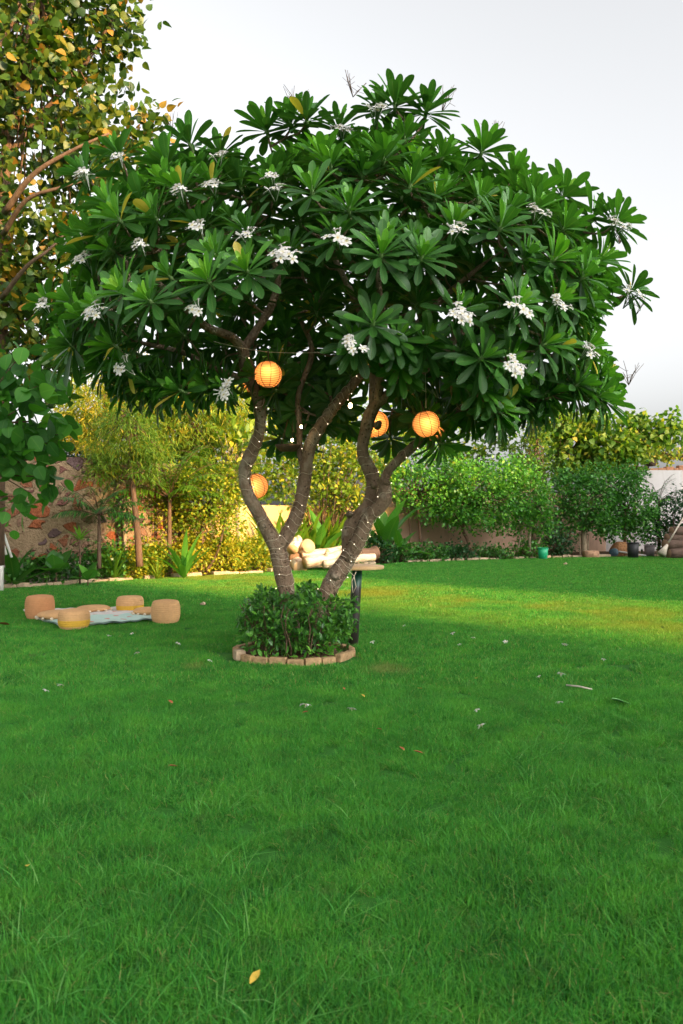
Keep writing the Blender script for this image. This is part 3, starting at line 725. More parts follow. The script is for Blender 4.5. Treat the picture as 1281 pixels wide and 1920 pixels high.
# ================================================================ TABLE
M['woodt'] = woodmat('table_wood', (.80, .48, .22), (.88, .62, .34), 14, .5, .2, .003)
m, nt, out = newmat('black_pole')
sp = N(nt, 'ShaderNodeSeparateXYZ'); nt.links.new(objc(nt), sp.inputs[0])
c = ramp(nt, sp.outputs[2], [(.0, (.16, .14, .12)), (.04, (.035, .028, .026)), (.66, (.03, .024, .023)), (.70, (.008, .07, .04)), (1, (.008, .06, .035))])
princ(nt, out, c, .38, .5, bump(nt, noise(nt, objc(nt), 25), .1, .003)); M['pole'] = m
tp = G(662, 1212)
tab = empty('standing_table', tp, 'round wooden standing table on one black pole beside the shrub ring', 'table')
b = MB(); b.tube([(0, 0, -.02), (.016, 0, .3), (.032, 0, .6), (.047, .0, .88)], .058, 28); b.build('pole', M['pole'], tab, True, True)
b = MB(); b.lathe([(.0, .872), (.30, .872), (.31, .878), (.312, .90), (.305, .908), (0, .91)], (.04, .02, 0), 48); b.build('table_top', M['woodt'], tab, True, True)

# ================================================================ LANTERNS AND LIGHTS
def emis(name, col, st):
    m, nt, out = newmat(name); e = N(nt, 'ShaderNodeEmission'); e.inputs[0].default_value = (*col, 1); e.inputs[1].default_value = st
    nt.links.new(e.outputs[0], out.inputs[0]); return m
M['bulb'] = emis('warm_bulb', (1, .72, .38), 17)
M['fairy'] = emis('fairy_bulb', (1, .80, .55), 2.0)
def paper_mat():
    m, nt, out = newmat('lantern_paper')
    oc = objc(nt); sp = N(nt, 'ShaderNodeSeparateXYZ'); nt.links.new(oc, sp.inputs[0])
    st = math_(nt, 'POWER', math_(nt, 'MULTIPLY', math_(nt, 'ADD', math_(nt, 'SINE', math_(nt, 'MULTIPLY', sp.outputs[2], 2 * math.pi / .0165)), 1), .5), 2)
    c = mix(nt, math_(nt, 'MULTIPLY', st, .85), (.85, .58, .33), (.26, .09, .03))
    p = princ(nt, None, c, .7, .2)
    tr = N(nt, 'ShaderNodeBsdfTranslucent'); nt.links.new(mix(nt, 1., c, (1, .74, .44), 'MULTIPLY'), tr.inputs[0])
    ms = N(nt, 'ShaderNodeMixShader'); ms.inputs[0].default_value = .62
    nt.links.new(p.outputs[0], ms.inputs[1]); nt.links.new(tr.outputs[0], ms.inputs[2])
    e = N(nt, 'ShaderNodeEmission'); nt.links.new(mix(nt, 1., c, (1, .50, .20), 'MULTIPLY'), e.inputs[0]); e.inputs[1].default_value = .15
    ad = N(nt, 'ShaderNodeAddShader'); nt.links.new(ms.outputs[0], ad.inputs[0]); nt.links.new(e.outputs[0], ad.inputs[1]); nt.links.new(ad.outputs[0], out.inputs[0])
    return m
M['paper'] = paper_mat(); M['wire'] = plain('wire_frame', (.10, .05, .02), .6, .3); M['cord'] = plain('beige_cord', (.62, .52, .38), .7, .2)
LR = .135
def lantern_proto():
    t = bpy.data.objects.new('paper_lantern', None); COL.objects.link(t)
    b = MB(); prof = [(LR * math.sin(a), -LR * .97 * math.cos(a)) for a in np.linspace(math.radians(20), math.radians(162), 40)]
    b.lathe(prof, sides=40); b.f = [f for f in b.f if len(f) == 4]; b.mi = [0] * len(b.f); b.build('shade', M['paper'], t, True, True)
    b = MB()
    for k in range(8):
        a = k * math.pi / 4 + .3; b.tube([((LR + .002) * math.sin(q) * math.cos(a), (LR + .002) * math.sin(q) * math.sin(a), -(LR * .97 + .002) * math.cos(q)) for q in np.linspace(math.radians(20), math.radians(162), 14)], .0028, 5)
    for q in (math.radians(20), math.radians(162)):
        b.tube([(LR * math.sin(q) * math.cos(a), LR * math.sin(q) * math.sin(a), -LR * .97 * math.cos(q)) for a in np.linspace(0, 6.283, 25)], .003, 5)
    b.build('wire_frame', M['wire'], t, True, True)
    b = MB(); b.lathe([(0, -.03), (.018, -.024), (.026, 0), (.018, .024), (0, .04)], (0.01, -.078, .01), 12); b.build('bulb', M['bulb'], t, True, True)
    b = MB(); b.tube([(0.01, -.078, .045), (.01, -.04, .09), (0, 0, .13), (0, 0, .235)], .006, 6); b.tube([(0.01, -.078, .03), (0.01, -.075, .06)], .014, 8); b.build('cord', M['wire'], t, True, True)
    return t
def copy_tree(o, parent=None):
    c = o.copy(); COL.objects.link(c)
    if parent is not None: c.parent = parent
    for ch in [x for x in bpy.data.objects if x.parent == o and x.name in COL.objects]: copy_tree(ch, c)
    return c
lan = lantern_proto()
LP = [(503, 702, 7.35, 0, 'lit round paper lantern hanging clear beside the bend of the leaning stem', 1),
      (478, 716, 8.0, .5, 'paper lantern mostly hidden behind the clear lantern near the leaning stem', .95),
      (478, 912, 8.25, .4, 'lowest paper lantern, half hidden behind the bowed stem', 1.08),
      (799, 795, 7.0, .35, 'lit tilted paper lantern hanging at the end of the thin rising branch', .95),
      (812, 806, 7.6, .2, 'paper lantern showing only its rim behind the tilted lit lantern', .85),
      (703, 795, 8.35, .3, 'paper lantern half hidden behind the knotted stem with the cut stub', 1.15),
      (683, 690, 8.35, .1, 'small glowing lantern peeking between leaves beside the white flower cluster', .62)]
for k, (px_, py_, d_, tl, lb, sc_) in enumerate(LP):
    o = lan if k == 0 else copy_tree(lan)
    o.location = P(px_, py_, d_); o.rotation_euler = (tl * .5, tl * -.6, .35 * math.sin(k * 2.0)); o.scale = (sc_,) * 3
    tag(o, lb, 'lantern', 'round paper lanterns in the frangipani')
# bare bulbs
for k, (px_, py_, d_, lb) in enumerate(((657, 760, 7.6, 'small bare glowing bulb between the two lantern pairs'), (565, 800, 7.9, 'bare bulb glowing above the hanging dark bowl'), (548, 825, 7.85, 'bare bulb glowing at the rim of the hanging dark bowl'))):
    if k == 0:
        bu = empty('bare_bulb', P(px_, py_, d_), lb, 'light bulb', 'bare bulbs in the frangipani')
        b = MB(); b.lathe([(0, -.03), (.016, -.02), (.02, 0), (.013, .02), (0, .028)], sides=12); b.build('glass', M['bulb'], bu, True, True)
        b = MB(); b.tube([(0, 0, .02), (0, 0, .05)], .012, 8); b.tube([(0, 0, .05), (.01, .02, .30)], .004, 5); b.build('cord', M['wire'], bu, True, True)
    else:
        o = copy_tree(bu); o.location = P(px_, py_, d_); o.scale = (.7,) * 3; o['label'] = lb
bo = empty('hanging_bowl', P(540, 838, 8.0), 'dark brown bowl hanging on cords between the stems', 'hanging bowl')
b = MB(); b.lathe([(.03, -.05), (.09, -.045), (.13, 0), (.14, .02), (.132, .02), (.12, 0), (.085, -.035), (0, -.04)], sides=28); b.build('bowl', M['barkd'], bo, True, True)
b = MB()
for a in (0, 2.1, 4.2): b.tube([(.135 * math.cos(a), .135 * math.sin(a), .015), (0, 0, .3)], .003, 4)
b.build('cord', M['wire'], bo, True, True)
# line the lanterns hang from
b = MB()
def sag(a, c, s_, n=14): return [a * (1 - u) + c * u + np.array([0, 0, -4 * s_ * u * (1 - u)]) for u in np.linspace(0, 1, n)]
b.tube(sag(P(400, 640, 7.35), P(503, 660, 7.35), .01), .003, 4); b.tube(sag(P(503, 660, 7.35), P(665, 655, 7.6), .02), .003, 4)
b.tube(sag(P(665, 655, 7.6), P(800, 735, 7.0), .03), .0025, 4); b.tube([P(798, 700, 7.0), P(799, 765, 7.0)], .0025, 4)
tag(b.build('hanging_line', M['cord']), 'thin beige line strung between the stems to carry lanterns', 'cord')

# fairy lights wound on the stems
fl = empty('string_lights', (-.38, D0, .7), 'beige wire of tiny lights wound around the frangipani stems', 'string lights')
wb = MB(); bulbs = []
def wind(chain, turns_per_m, r0, phase=0):
    pts = np.array([B.pos[i] for i in chain]); rr = np.array([rad[i] for i in chain])
    keep = pts[:, 2] > .62; pts, rr = pts[keep], rr[keep]
    Ls = np.concatenate([[0], np.cumsum(np.linalg.norm(np.diff(pts, axis=0), axis=1))]); T = Ls[-1]
    n = int(T * 110); path = []; last = -1; r = random.Random(int(phase * 10)); ph = phase
    for k in range(n + 1):
        l = T * k / n; c = np.array([np.interp(l, Ls, pts[:, j]) for j in range(3)]); q = np.interp(l, Ls, rr)
        c2 = np.array([np.interp(min(T, l + .05), Ls, pts[:, j]) for j in range(3)]); tg = c2 - c if l < T - .02 else tg
        tg = tg / (np.linalg.norm(tg) + 1e-9); u = np.cross(tg, [0, 1, 0]); u /= np.linalg.norm(u); w = np.cross(tg, u)
        ph += turns_per_m * (1 + .75 * math.sin(l * 5 + phase) + .2 * math.sin(l * 17)) * 2 * math.pi * T / n
        p = c + (q * 1.08 + .004) * (math.cos(ph) * u + math.sin(ph) * w) + tg * (.03 * math.sin(ph * 2 + phase) + .03 * math.sin(l * 9))
        path.append(p)
        if k % 13 == 0: bulbs.append(p + (p - c) / np.linalg.norm(p - c) * .008)
    wb.tube(path, .0022, 4)
wind(S1[2:], 7, 0); wind(S2, 7, 1.3); wind(S3[2:-22], 7, 2.2); wind(S4[:-10], 7, 3.1)
wb.tube([P(652, 1068, 7.72), P(664, 1080, 7.7), P(668, 1100, 7.68), P(662, 1112, 7.68), P(660, 1090, 7.7), P(668, 1072, 7.7)], .004, 5)
wb.build('wire', M['cord'], fl)
bulbs = [p for i, p in enumerate(bulbs)]
if len(bulbs) > 98: bulbs = [bulbs[int(i * len(bulbs) / 98)] for i in range(98)]
b = MB(); b.lathe([(0, -.0055), (.0055, 0), (0, .0055)], sides=6); b0 = b.build('bulb', M['fairy'], fl, True, True)
for k, p in enumerate(bulbs):
    o = b0 if k == 0 else b0.copy()
    if k: COL.objects.link(o)
    o.parent = fl; o.location = Vector(p) - fl.location

# ================================================================ GARDEN PLANTS
def lobes_pos(lobes, d, dr, n, clump=.16, per=10, shell=.5):
    """leaf positions clustered on twigs inside ellipsoid lobes given as (px,py,rx,ry[,dd])"""
    vol = np.array([l[2] * l[3] for l in lobes], float); vol /= vol.sum()
    nc = max(6, n // per); k = rng.choice(len(lobes), nc, p=vol)
    C = []; O = []
    for i in k:
        l = lobes[i]; dd = d + (l[4] if len(l) > 4 else 0); s_ = dd / FPX
        v = unit(1)[0]; rr = (shell + (1 - shell) * rng.random()) ** .7
        rx, ry, rz = l[2] * s_, min(dr, max(l[2], l[3]) * s_), l[3] * s_
        c = P(l[0], l[1], dd); o = v * rr * np.array([rx, ry, rz]); C.append(c + o); O.append(v)
    C = np.array(C); O = np.array(O)
    rep = np.repeat(np.arange(nc), per); pos = C[rep] + rng.normal(size=(nc * per, 3)) * clump
    return pos, O[rep], np.repeat(rng.normal(0, .13, nc), per), C
def plant(name, label, cat, d, lobes, n, mat, tpl=T_DIAW, size=(.06, .1), dr=1.0, trunks=(), tone=.45, clump=.14, per=10, droop=0.0, part='crown', group=None, bark='barkd', upn=.8, tonesd=.2, twigs=True, shell=.5, zmin=.03, base=None):
    bx = base if base is not None else (trunks[0][0][0] if trunks else lobes[0][0])
    o = empty(name, (P(bx, HY, d)[0], d, 0), label, cat, group)
    pos, out_, tt, C = lobes_pos(lobes, d, dr, n, clump, per, shell)
    ok = pos[:, 2] > zmin; pos, out_, tt = pos[ok], out_[ok], tt[ok]
    k = len(pos); yd = out_ * .6 + unit(k) * .9 + [0, 0, -droop + .15]
    leaves(part, tpl, pos, yd, unit(k) * (1 - upn * .4) + np.array([0, -.25, upn]), rng.uniform(*size, k), np.clip(tone + tt + rng.normal(0, tonesd, k), 0, 1), M[mat], o)
    b = MB()
    for tr in trunks:      # ((px,py)..., r0, r1)
        pts = [P(q[0], q[1], d + (q[2] if len(q) > 2 else 0)) for q in tr[:-2]]; b.tube(smooth(pts), np.linspace(tr[-2], tr[-1], len(smooth(pts))), 9)
    if twigs:
        if trunks:
            top = P(trunks[0][-3][0], trunks[0][-3][1], d)
        else:
            top = P(bx, HY, d); top[2] = .05
            if trunks == (): top[2] = .05
        for c in C[::max(1, len(C) // 40)]:
            m_ = (top + c) / 2 + rng.normal(size=3) * .06; b.tube([top, m_, c], [.02, .013, .006], 5)
    if b.n: b.build('trunk' if cat == 'tree' else 'stem', M[bark], o)
    return o
def smooth(pts, k=5):
    p = np.array(pts, float)
    if len(p) < 3: return [p[0] + (p[-1] - p[0]) * u for u in np.linspace(0, 1, k)]
    e = np.vstack([2 * p[0] - p[1], p, 2 * p[-1] - p[-2]]); o = []
    for i in range(len(p) - 1):
        p0, p1, p2, p3 = e[i:i + 4]
        for u in np.linspace(0, 1, k, endpoint=(i == len(p) - 2)):
            o.append(.5 * ((2 * p1) + (-p0 + p2) * u + (2 * p0 - 5 * p1 + 4 * p2 - p3) * u * u + (-p0 + 3 * p1 - 3 * p2 + p3) * u ** 3))
    return o
def radial(name, label, cat, base, n, length, mat, tpl=T_STRAP, spread=.9, tone=.5, up=.5, width=1.0, part='leaves', group=None, zoff=0.0, stalk=None):
    o = empty(name, base, label, cat, group); ph = np.arange(n) * 2.4 + rng.uniform(0, 6)
    inc = np.linspace(.1, spread, n) + rng.normal(0, .08, n)
    yd = np.stack([np.sin(inc) * np.cos(ph), np.sin(inc) * np.sin(ph), np.cos(inc)], 1)
    nh = np.stack([-np.cos(inc) * np.cos(ph), -np.cos(inc) * np.sin(ph), np.sin(inc)], 1)
    pos = np.tile(np.asarray(base, float) + [0, 0, zoff], (n, 1)) + yd * .03
    leaves(part, tpl, pos, yd, nh, rng.uniform(.7, 1, n) * length, np.clip(rng.normal(tone, .18, n), 0, 1), M[mat], o, width=width)
    if stalk:
        b = MB(); b.tube([np.asarray(base, float), np.asarray(base, float) + [0, 0, zoff * .5 + .02], np.asarray(base, float) + [0, 0, zoff + .05]], stalk, 8); b.build('stem', M['barkd'], o)
    return o
def palm(name, label, base, zcrown, nf, flen, mat, tone=.4, stemr=.06, lean=(0, 0), group=None, spread=1.35, leaflet=.32):
    base = np.asarray(base, float); o = empty(name, base, label, 'palm', group); top = base + [lean[0], lean[1], zcrown]
    b = MB(); b.tube(smooth([base, (base + top) / 2 + [lean[0] * -.15, 0, 0], top]), np.linspace(stemr, stemr * .6, len(smooth([base, top, top]))), 10)
    ps, ys, ns, sz = [], [], [], []
    for k in range(nf):
        ph = k * 2.4 + rng.uniform(-.2, .2); inc = .15 + spread * (k / nf) ** .8; L = flen * rng.uniform(.8, 1.05)
        rd = np.array([math.cos(ph), math.sin(ph), 0]); path = []
        for u in np.linspace(0, 1, 12):
            a = inc + u * u * 1.0; 
            p = top if not path else path[-1] + (L / 11) * (math.sin(a) * rd + math.cos(a) * np.array([0, 0, 1])); path.append(p)
        b.tube(path, np.linspace(.012, .003, 12), 4)
        path = np.array(path); tg = np.gradient(path, axis=0)
        for u in np.linspace(.18, .99, 26):
            i = u * 11; j = int(i); p = path[j] + (path[min(11, j + 1)] - path[j]) * (i - j); t = tg[j] / np.linalg.norm(tg[j]); sd = np.cross(t, rd if abs(t.dot(rd)) < .95 else [0, 0, 1.]); sd = np.cross(t, [0, 0, 1.]) if np.linalg.norm(np.cross(t, [0, 0, 1.])) > .1 else sd
            sd /= np.linalg.norm(sd)
            for s_ in (-1, 1):
                ps.append(p); ys.append(s_ * sd * .8 + t * .55 + np.array([0, 0, -.3]) + rng.normal(size=3) * .08); ns.append([0, 0, 1.]); sz.append(leaflet * math.sin(math.pi * (.15 + .8 * u)) * rng.uniform(.8, 1.1))
    b.build('trunk', M['barkd'], o)
    leaves('fronds', T_LANCE, np.array(ps), np.array(ys), np.array(ns), np.array(sz), np.clip(rng.normal(tone, .15, len(ps)), 0, 1), M[mat], o)
    return o

# tall broad-leaved tree whose trunk stands by the picture's edge
plant('broadleaf_tree', 'tall broad-leaved tree with sun-gold tinted leaves and orange limbs behind the frangipani', 'tree', 12.5,
      [(30, 60, 120, 130), (150, 40, 110, 90), (90, 190, 110, 80), (215, 215, 80, 50), (40, 330, 90, 60), (150, 300, 90, 50), (200, 290, 80, 40), (90, 430, 100, 60), (25, 520, 70, 60), (110, 520, 60, 40), (60, 610, 80, 55), (100, 640, 50, 40), (30, 560, 60, 50), (120, 450, 50, 40), (-90, 150, 110, 200), (-110, 430, 100, 150), (200, 20, 60, 60), (60, 700, 90, 45), (265, 232, 40, 28), (30, -100, 200, 90)],
      11500, 'ficus', T_HEART, (.10, .18), 1.3,
      trunks=[((-10, 1060), (-6, 800), (2, 560), (8, 400), (14, 280), (45, 120), (70, -40), .16, .06), ((8, 400, -1.0), (60, 330, -1.3), (130, 285, -1.4), (205, 250, -1.3), .05, .015), ((6, 440, -.9), (50, 375, -1.3), (120, 350, -1.4), (190, 330, -1.3), .042, .012), ((3, 560, -.9), (50, 500, -1.3), (90, 470, -1.4), (140, 420, -1.3), .04, .012), ((10, 300), (90, 200), (160, 120), (215, 30), .06, .02), ((0, 640), (50, 600), (110, 560), .045, .015), ((14, 280), (-40, 150), (-90, 40), .07, .02)],
      tone=.45, clump=.15, per=9, droop=.3, tonesd=.24, upn=.25, bark='barkd', base=-10)
# nearer tree with big soft leaves
plant('large_leaf_tree', 'near tree with large soft green leaves hanging in front of the stone wall', 'tree', 9.4,
      [(15, 760, 70, 60), (70, 800, 50, 55), (30, 850, 70, 50), (85, 870, 28, 28), (25, 935, 28, 28), (-70, 780, 90, 130), (75, 735, 40, 30), (40, 700, 60, 40)],
      560, 'teak', T_BIG, (.13, .25), .6, trunks=[((-150, 1180), (-140, 1000), (-120, 850), .08, .05), ((-120, 850), (-40, 800), (60, 790), .03, .01), ((-120, 900), (-30, 880), (60, 860), .025, .008), ((-130, 950), (-40, 935), (30, 930), .02, .008)], tone=.22, clump=.14, per=5, tonesd=.3, droop=.75, upn=.35, base=-150)

# stone-wall stretch
plant('feathery_tree', 'golden feathery tree rising behind the stone wall', 'tree', 20.3, [(190, 765, 75, 55), (140, 800, 40, 30), (250, 720, 60, 50), (200, 830, 50, 25)], 9000, 'needle', T_NEED, (.14, .28), 1.0, trunks=[((200, 1040), (205, 900), (200, 800), .07, .04)], tone=.72, clump=.14, per=16, droop=.5)
plant('dark_hedge', 'dark hedge showing just over the stone wall', 'hedge', 21.5, [(130, 850, 70, 28), (240, 870, 60, 25), (330, 870, 50, 40)], 3500, 'dark', T_DIAW, (.1, .18), .8, part='foliage', twigs=False)
plant('golden_tree', 'broad golden green tree filling the view behind the feathery trees', 'tree', 23.5, [(330, 800, 90, 60), (430, 850, 80, 60), (250, 790, 70, 50), (400, 760, 90, 50), (480, 790, 60, 60), (170, 760, 60, 40), (330, 880, 70, 40)], 7500, 'gold', T_DIAW, (.11, .2), 1.2, trunks=[((340, 1020), (338, 920), (335, 830), .09, .06)], tone=.6)
plant('conifer', 'slim feathery conifer with a bare reddish trunk before the stone wall', 'tree', 17.0, [(235, 800, 60, 22), (200, 845, 45, 22), (285, 845, 42, 22), (190, 885, 32, 20), (245, 770, 40, 18), (275, 880, 28, 16), (250, 835, 45, 22)], 6500, 'needle', T_NEED, (.12, .22), .8,
      trunks=[((262, 1062), (257, 990), (250, 920), (243, 850), (240, 775), .085, .035), ((246, 880), (215, 870), (190, 880), .02, .008), ((244, 850), (270, 845), (295, 850), .02, .008)], tone=.32, clump=.11, per=18, droop=.6, tonesd=.16)
plant('slender_tree', 'thin pale trunk beside the conifer, carrying small leaves', 'tree', 17.6, [(235, 960, 30, 30), (215, 990, 22, 16)], 420, 'citrus', T_DIAW, (.07, .12), .5, trunks=[((236, 1062), (234, 1000), (232, 930), .06, .035)], tone=.4, bark='barkp')
palm('small_palm', 'small dark palm with drooping fronds against the stone wall', P(186, 1066, 16.2), 1.15, 15, 1.15, 'shrub', .35, .05, spread=1.3)
palm('feather_palm', 'tall feathery palm with golden arching fronds', P(318, 1082, 18.0) * [1, 1, 0], 1.9, 22, 1.9, 'bamboo', .35, .07, spread=1.1, leaflet=.42)
palm('arching_palm', 'arching palm leaning over the small-leaved shrub', P(420, 1060, 19.6) * [1, 1, 0], 2.3, 16, 1.7, 'bamboo', .3, .07, spread=1.2, leaflet=.4)
plant('willowy_tree', 'light green willowy tree behind the golden palm', 'tree', 21.0, [(370, 790, 75, 50), (430, 760, 50, 40), (400, 850, 60, 40), (330, 740, 60, 40), (300, 800, 50, 40)], 9000, 'needle', T_NEED, (.16, .32), 1.2, trunks=[((400, 1050), (405, 950), (395, 850), .08, .04)], tone=.5, clump=.16, per=16, droop=.55)
plant('pale_frangipani', 'pale forked young frangipani behind the lowest lantern', 'tree', 20.0, [(430, 815, 30, 18), (455, 830, 22, 16)], 160, 'gold', T_OVAL, (.2, .3), .5, trunks=[((447, 1050), (444, 950), (440, 890), .06, .045), ((440, 892), (425, 865), (418, 835), .04, .02), ((440, 892), (452, 862), (455, 832), .04, .02)], bark='barkp', tone=.5, per=8)
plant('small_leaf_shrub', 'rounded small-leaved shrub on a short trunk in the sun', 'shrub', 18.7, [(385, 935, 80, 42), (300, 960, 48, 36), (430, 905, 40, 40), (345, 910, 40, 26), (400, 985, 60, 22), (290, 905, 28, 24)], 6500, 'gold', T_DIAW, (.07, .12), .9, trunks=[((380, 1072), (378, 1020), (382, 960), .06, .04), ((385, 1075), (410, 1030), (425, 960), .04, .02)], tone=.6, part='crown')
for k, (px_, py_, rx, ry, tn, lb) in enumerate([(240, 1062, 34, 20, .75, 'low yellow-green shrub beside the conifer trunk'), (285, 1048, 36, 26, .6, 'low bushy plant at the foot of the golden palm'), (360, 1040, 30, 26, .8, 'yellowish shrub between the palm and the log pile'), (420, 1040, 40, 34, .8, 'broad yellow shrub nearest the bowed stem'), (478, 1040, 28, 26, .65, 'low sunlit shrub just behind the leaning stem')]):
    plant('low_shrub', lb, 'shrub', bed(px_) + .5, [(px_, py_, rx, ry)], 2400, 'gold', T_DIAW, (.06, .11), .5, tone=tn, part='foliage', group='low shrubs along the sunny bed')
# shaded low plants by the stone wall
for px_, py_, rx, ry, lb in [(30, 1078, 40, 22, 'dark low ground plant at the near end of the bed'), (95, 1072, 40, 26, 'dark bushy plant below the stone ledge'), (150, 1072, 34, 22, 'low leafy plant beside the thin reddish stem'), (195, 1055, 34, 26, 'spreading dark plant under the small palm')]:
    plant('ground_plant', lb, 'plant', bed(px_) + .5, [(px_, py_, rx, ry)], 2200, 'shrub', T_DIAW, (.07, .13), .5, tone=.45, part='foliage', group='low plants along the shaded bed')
radial('strap_plant', 'broad strap-leaved plant at the near end of the bed', 'plant', P(28, 1085, 15.3) * [1, 1, 0], 13, 1.0, 'banana', T_BAN, 1.15, .25, width=.9)
radial('taro_plant', 'dark plant with big rounded leaves below the stone ledge', 'plant', P(105, 1080, 15.9) * [1, 1, 0], 7, .6, 'teak', T_BIG, 1.1, .25, zoff=.25, stalk=.02)
radial('young_tree', 'young plant with pale star of leaves on a thin red stem', 'plant', P(150, 1098, 15.9) * [1, 1, 0], 16, .42, 'citrus', T_LANCE, 1.5, .8, zoff=.95, stalk=.02, width=1.6)
radial('taro_plant', 'single big-leaved plant low beside the thin reddish stem', 'plant', P(165, 1090, 15.7) * [1, 1, 0], 5, .42, 'teak', T_BIG, 1.25, .3, zoff=.12, stalk=.015)
radial('spiky_plant', 'upright grassy clump before the stone wall', 'plant', P(215, 1080, 16.9) * [1, 1, 0], 26, .95, 'bamboo', T_STRAP, .6, .3)
radial('spiky_plant', 'tall fan of long green blades beside the palm trunk', 'plant', P(345, 1082, 17.6) * [1, 1, 0], 14, 1.25, 'banana', T_STRAP, .85, .6, width=1.8)
radial('spiky_plant', 'reddish spiky clump near the yellow shrub', 'plant', P(295, 1082, 17.3) * [1, 1, 0], 16, .6, 'gold', T_STRAP, .9, .5)

# between and behind the stems
plant('sunlit_hedge', 'bright hedge filling the view between the two leaning stems', 'hedge', 22.6, [(560, 910, 80, 50), (640, 900, 80, 50), (500, 860, 60, 60), (600, 830, 90, 45), (700, 840, 70, 50), (660, 940, 40, 30)], 5200, 'gold', T_DIAW, (.1, .18), 1.2, trunks=(), tone=.5, part='foliage', base=600)
plant('bushy_tree', 'bushy bright tree directly behind the right pair of stems'.replace('right pair of stems', 'knotted stem'), 'tree', 23.8, [(640, 930, 40, 35), (620, 880, 50, 30), (600, 960, 20, 18)], 1800, 'gold', T_DIAW, (.08, .14), .8, trunks=[((630, 1040), (628, 980), (630, 930), .06, .03)], tone=.45)
for k in range(5):
    px_ = [515, 545, 580, 600, 622][k]
    radial('bamboo_clump', ['arching bamboo shoots beside the bowed stem', 'tall yellow-green shoots behind the log pile', 'dense upright shoots in the gap between stems', 'short shoots behind the cut logs', 'thin shoots before the sunlit plaster wall'][k], 'bamboo', P(px_, HY, bed(px_) + 1.0) * [1, 1, 0], 26, 1.9 - .2 * (k % 2), 'bamboo', T_STRAP, .5, .6, width=1.3, part='stalks', group='clumps of tall shoots behind the logs')
for k, (px_, dd, L, sp_, tn, lb) in enumerate([(600, .6, 1.7, 1.1, .6, 'banana plant with a broad leaf reaching toward the knotted stem'), (655, 1.2, 1.8, .9, .5, 'banana plant partly hidden by the knotted stem'), (722, .6, 2.2, .75, .35, 'tall shaded banana plant beside the rising branch'), (750, .4, 1.3, 1.2, .4, 'low banana plant with a drooping leaf near the edging')]):
    radial('banana_plant', lb, 'banana plant', P(px_, HY, bed(px_) + dd) * [1, 1, 0], 8, L * .92, 'banana', T_BAN, sp_, tn, width=.85, zoff=.25, stalk=.06, group='banana plants along the bed')
plant('leafy_tree', 'small-leaved tree behind the banana plants', 'tree', 25.6, [(760, 910, 62, 40), (800, 945, 45, 40), (730, 880, 40, 35), (790, 870, 60, 34), (850, 890, 40, 40)], 4200, 'citrus', T_DIAW, (.09, .15), 1.0, trunks=[((787, 1050), (788, 1000), (780, 930), .06, .04), ((762, 1050), (770, 1000), (765, 950), .05, .03)], tone=.5)
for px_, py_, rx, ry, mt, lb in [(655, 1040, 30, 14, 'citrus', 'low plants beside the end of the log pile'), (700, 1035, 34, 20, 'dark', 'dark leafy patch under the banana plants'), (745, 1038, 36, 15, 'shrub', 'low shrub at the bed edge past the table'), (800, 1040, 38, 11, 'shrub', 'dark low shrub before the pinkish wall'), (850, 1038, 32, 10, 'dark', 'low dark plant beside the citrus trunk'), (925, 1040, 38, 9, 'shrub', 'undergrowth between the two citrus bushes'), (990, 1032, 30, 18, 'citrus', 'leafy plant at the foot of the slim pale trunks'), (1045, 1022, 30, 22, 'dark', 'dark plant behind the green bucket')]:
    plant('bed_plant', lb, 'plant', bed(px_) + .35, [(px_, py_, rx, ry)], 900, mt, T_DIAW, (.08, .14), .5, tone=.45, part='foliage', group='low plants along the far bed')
plant('citrus_tree', 'rounded bright citrus bush on a leaning trunk', 'tree', 25.6, [(885, 905, 60, 36), (860, 950, 45, 36), (925, 940, 50, 40), (830, 930, 32, 34), (890, 975, 48, 24), (940, 890, 40, 26)], 6500, 'citrus', T_DIAW, (.09, .15), 1.1, trunks=[((884, 1054), (878, 1015), (868, 990), (880, 950), .07, .05), ((868, 990), (850, 960), .04, .02)], tone=.5, shell=.6)
plant('citrus_tree', 'rounded citrus bush on two slim pale trunks by the green bucket', 'tree', 26.2, [(985, 930, 46, 46), (1010, 975, 30, 30), (960, 970, 38, 30), (970, 890, 36, 30)], 4600, 'citrus', T_DIAW, (.09, .15), 1.0, trunks=[((992, 1050), (994, 1000), (998, 940), .06, .04), ((996, 1045), (1015, 1005), (1022, 970), .04, .03), ((970, 1035), (980, 990), (985, 960), .035, .02)], tone=.45, shell=.6, bark='barkp')
plant('vine_tree', 'narrow tree wrapped in small yellow-green vine leaves', 'tree', 27.5, [(1000, 850, 30, 45), (1005, 800, 26, 40), (990, 900, 30, 40), (1015, 930, 20, 30)], 2600, 'yellow', T_DIAW, (.09, .14), .6, trunks=[((1000, 1040), (1002, 900), (1004, 790), .08, .05)], tone=.25)
plant('dense_tree', 'dense dark green tree with bare hanging roots on its pale trunk', 'tree', 28.0, [(1100, 940, 50, 46), (1075, 970, 34, 34), (1120, 900, 40, 30), (1130, 970, 36, 34), (1060, 915, 26, 34)], 5200, 'citrus', T_DIAW, (.1, .16), 1.2, trunks=[((1096, 1042), (1095, 1010), (1096, 960), .11, .10), ((1102, 1042), (1104, 1000), .03, .02), ((1088, 1042), (1086, 1000), .03, .02)], tone=.22, shell=.6, bark='barkp')
plant('dense_tree', 'broad dark green bush in front of the pale grey wall', 'tree', 28.4, [(1180, 950, 50, 44), (1160, 910, 36, 30), (1200, 985, 30, 26), (1150, 985, 36, 24), (1175, 890, 30, 20)], 4600, 'citrus', T_DIAW, (.1, .16), 1.2, trunks=[((1172, 1036), (1172, 1000), (1175, 960), .08, .05)], tone=.2, shell=.6)
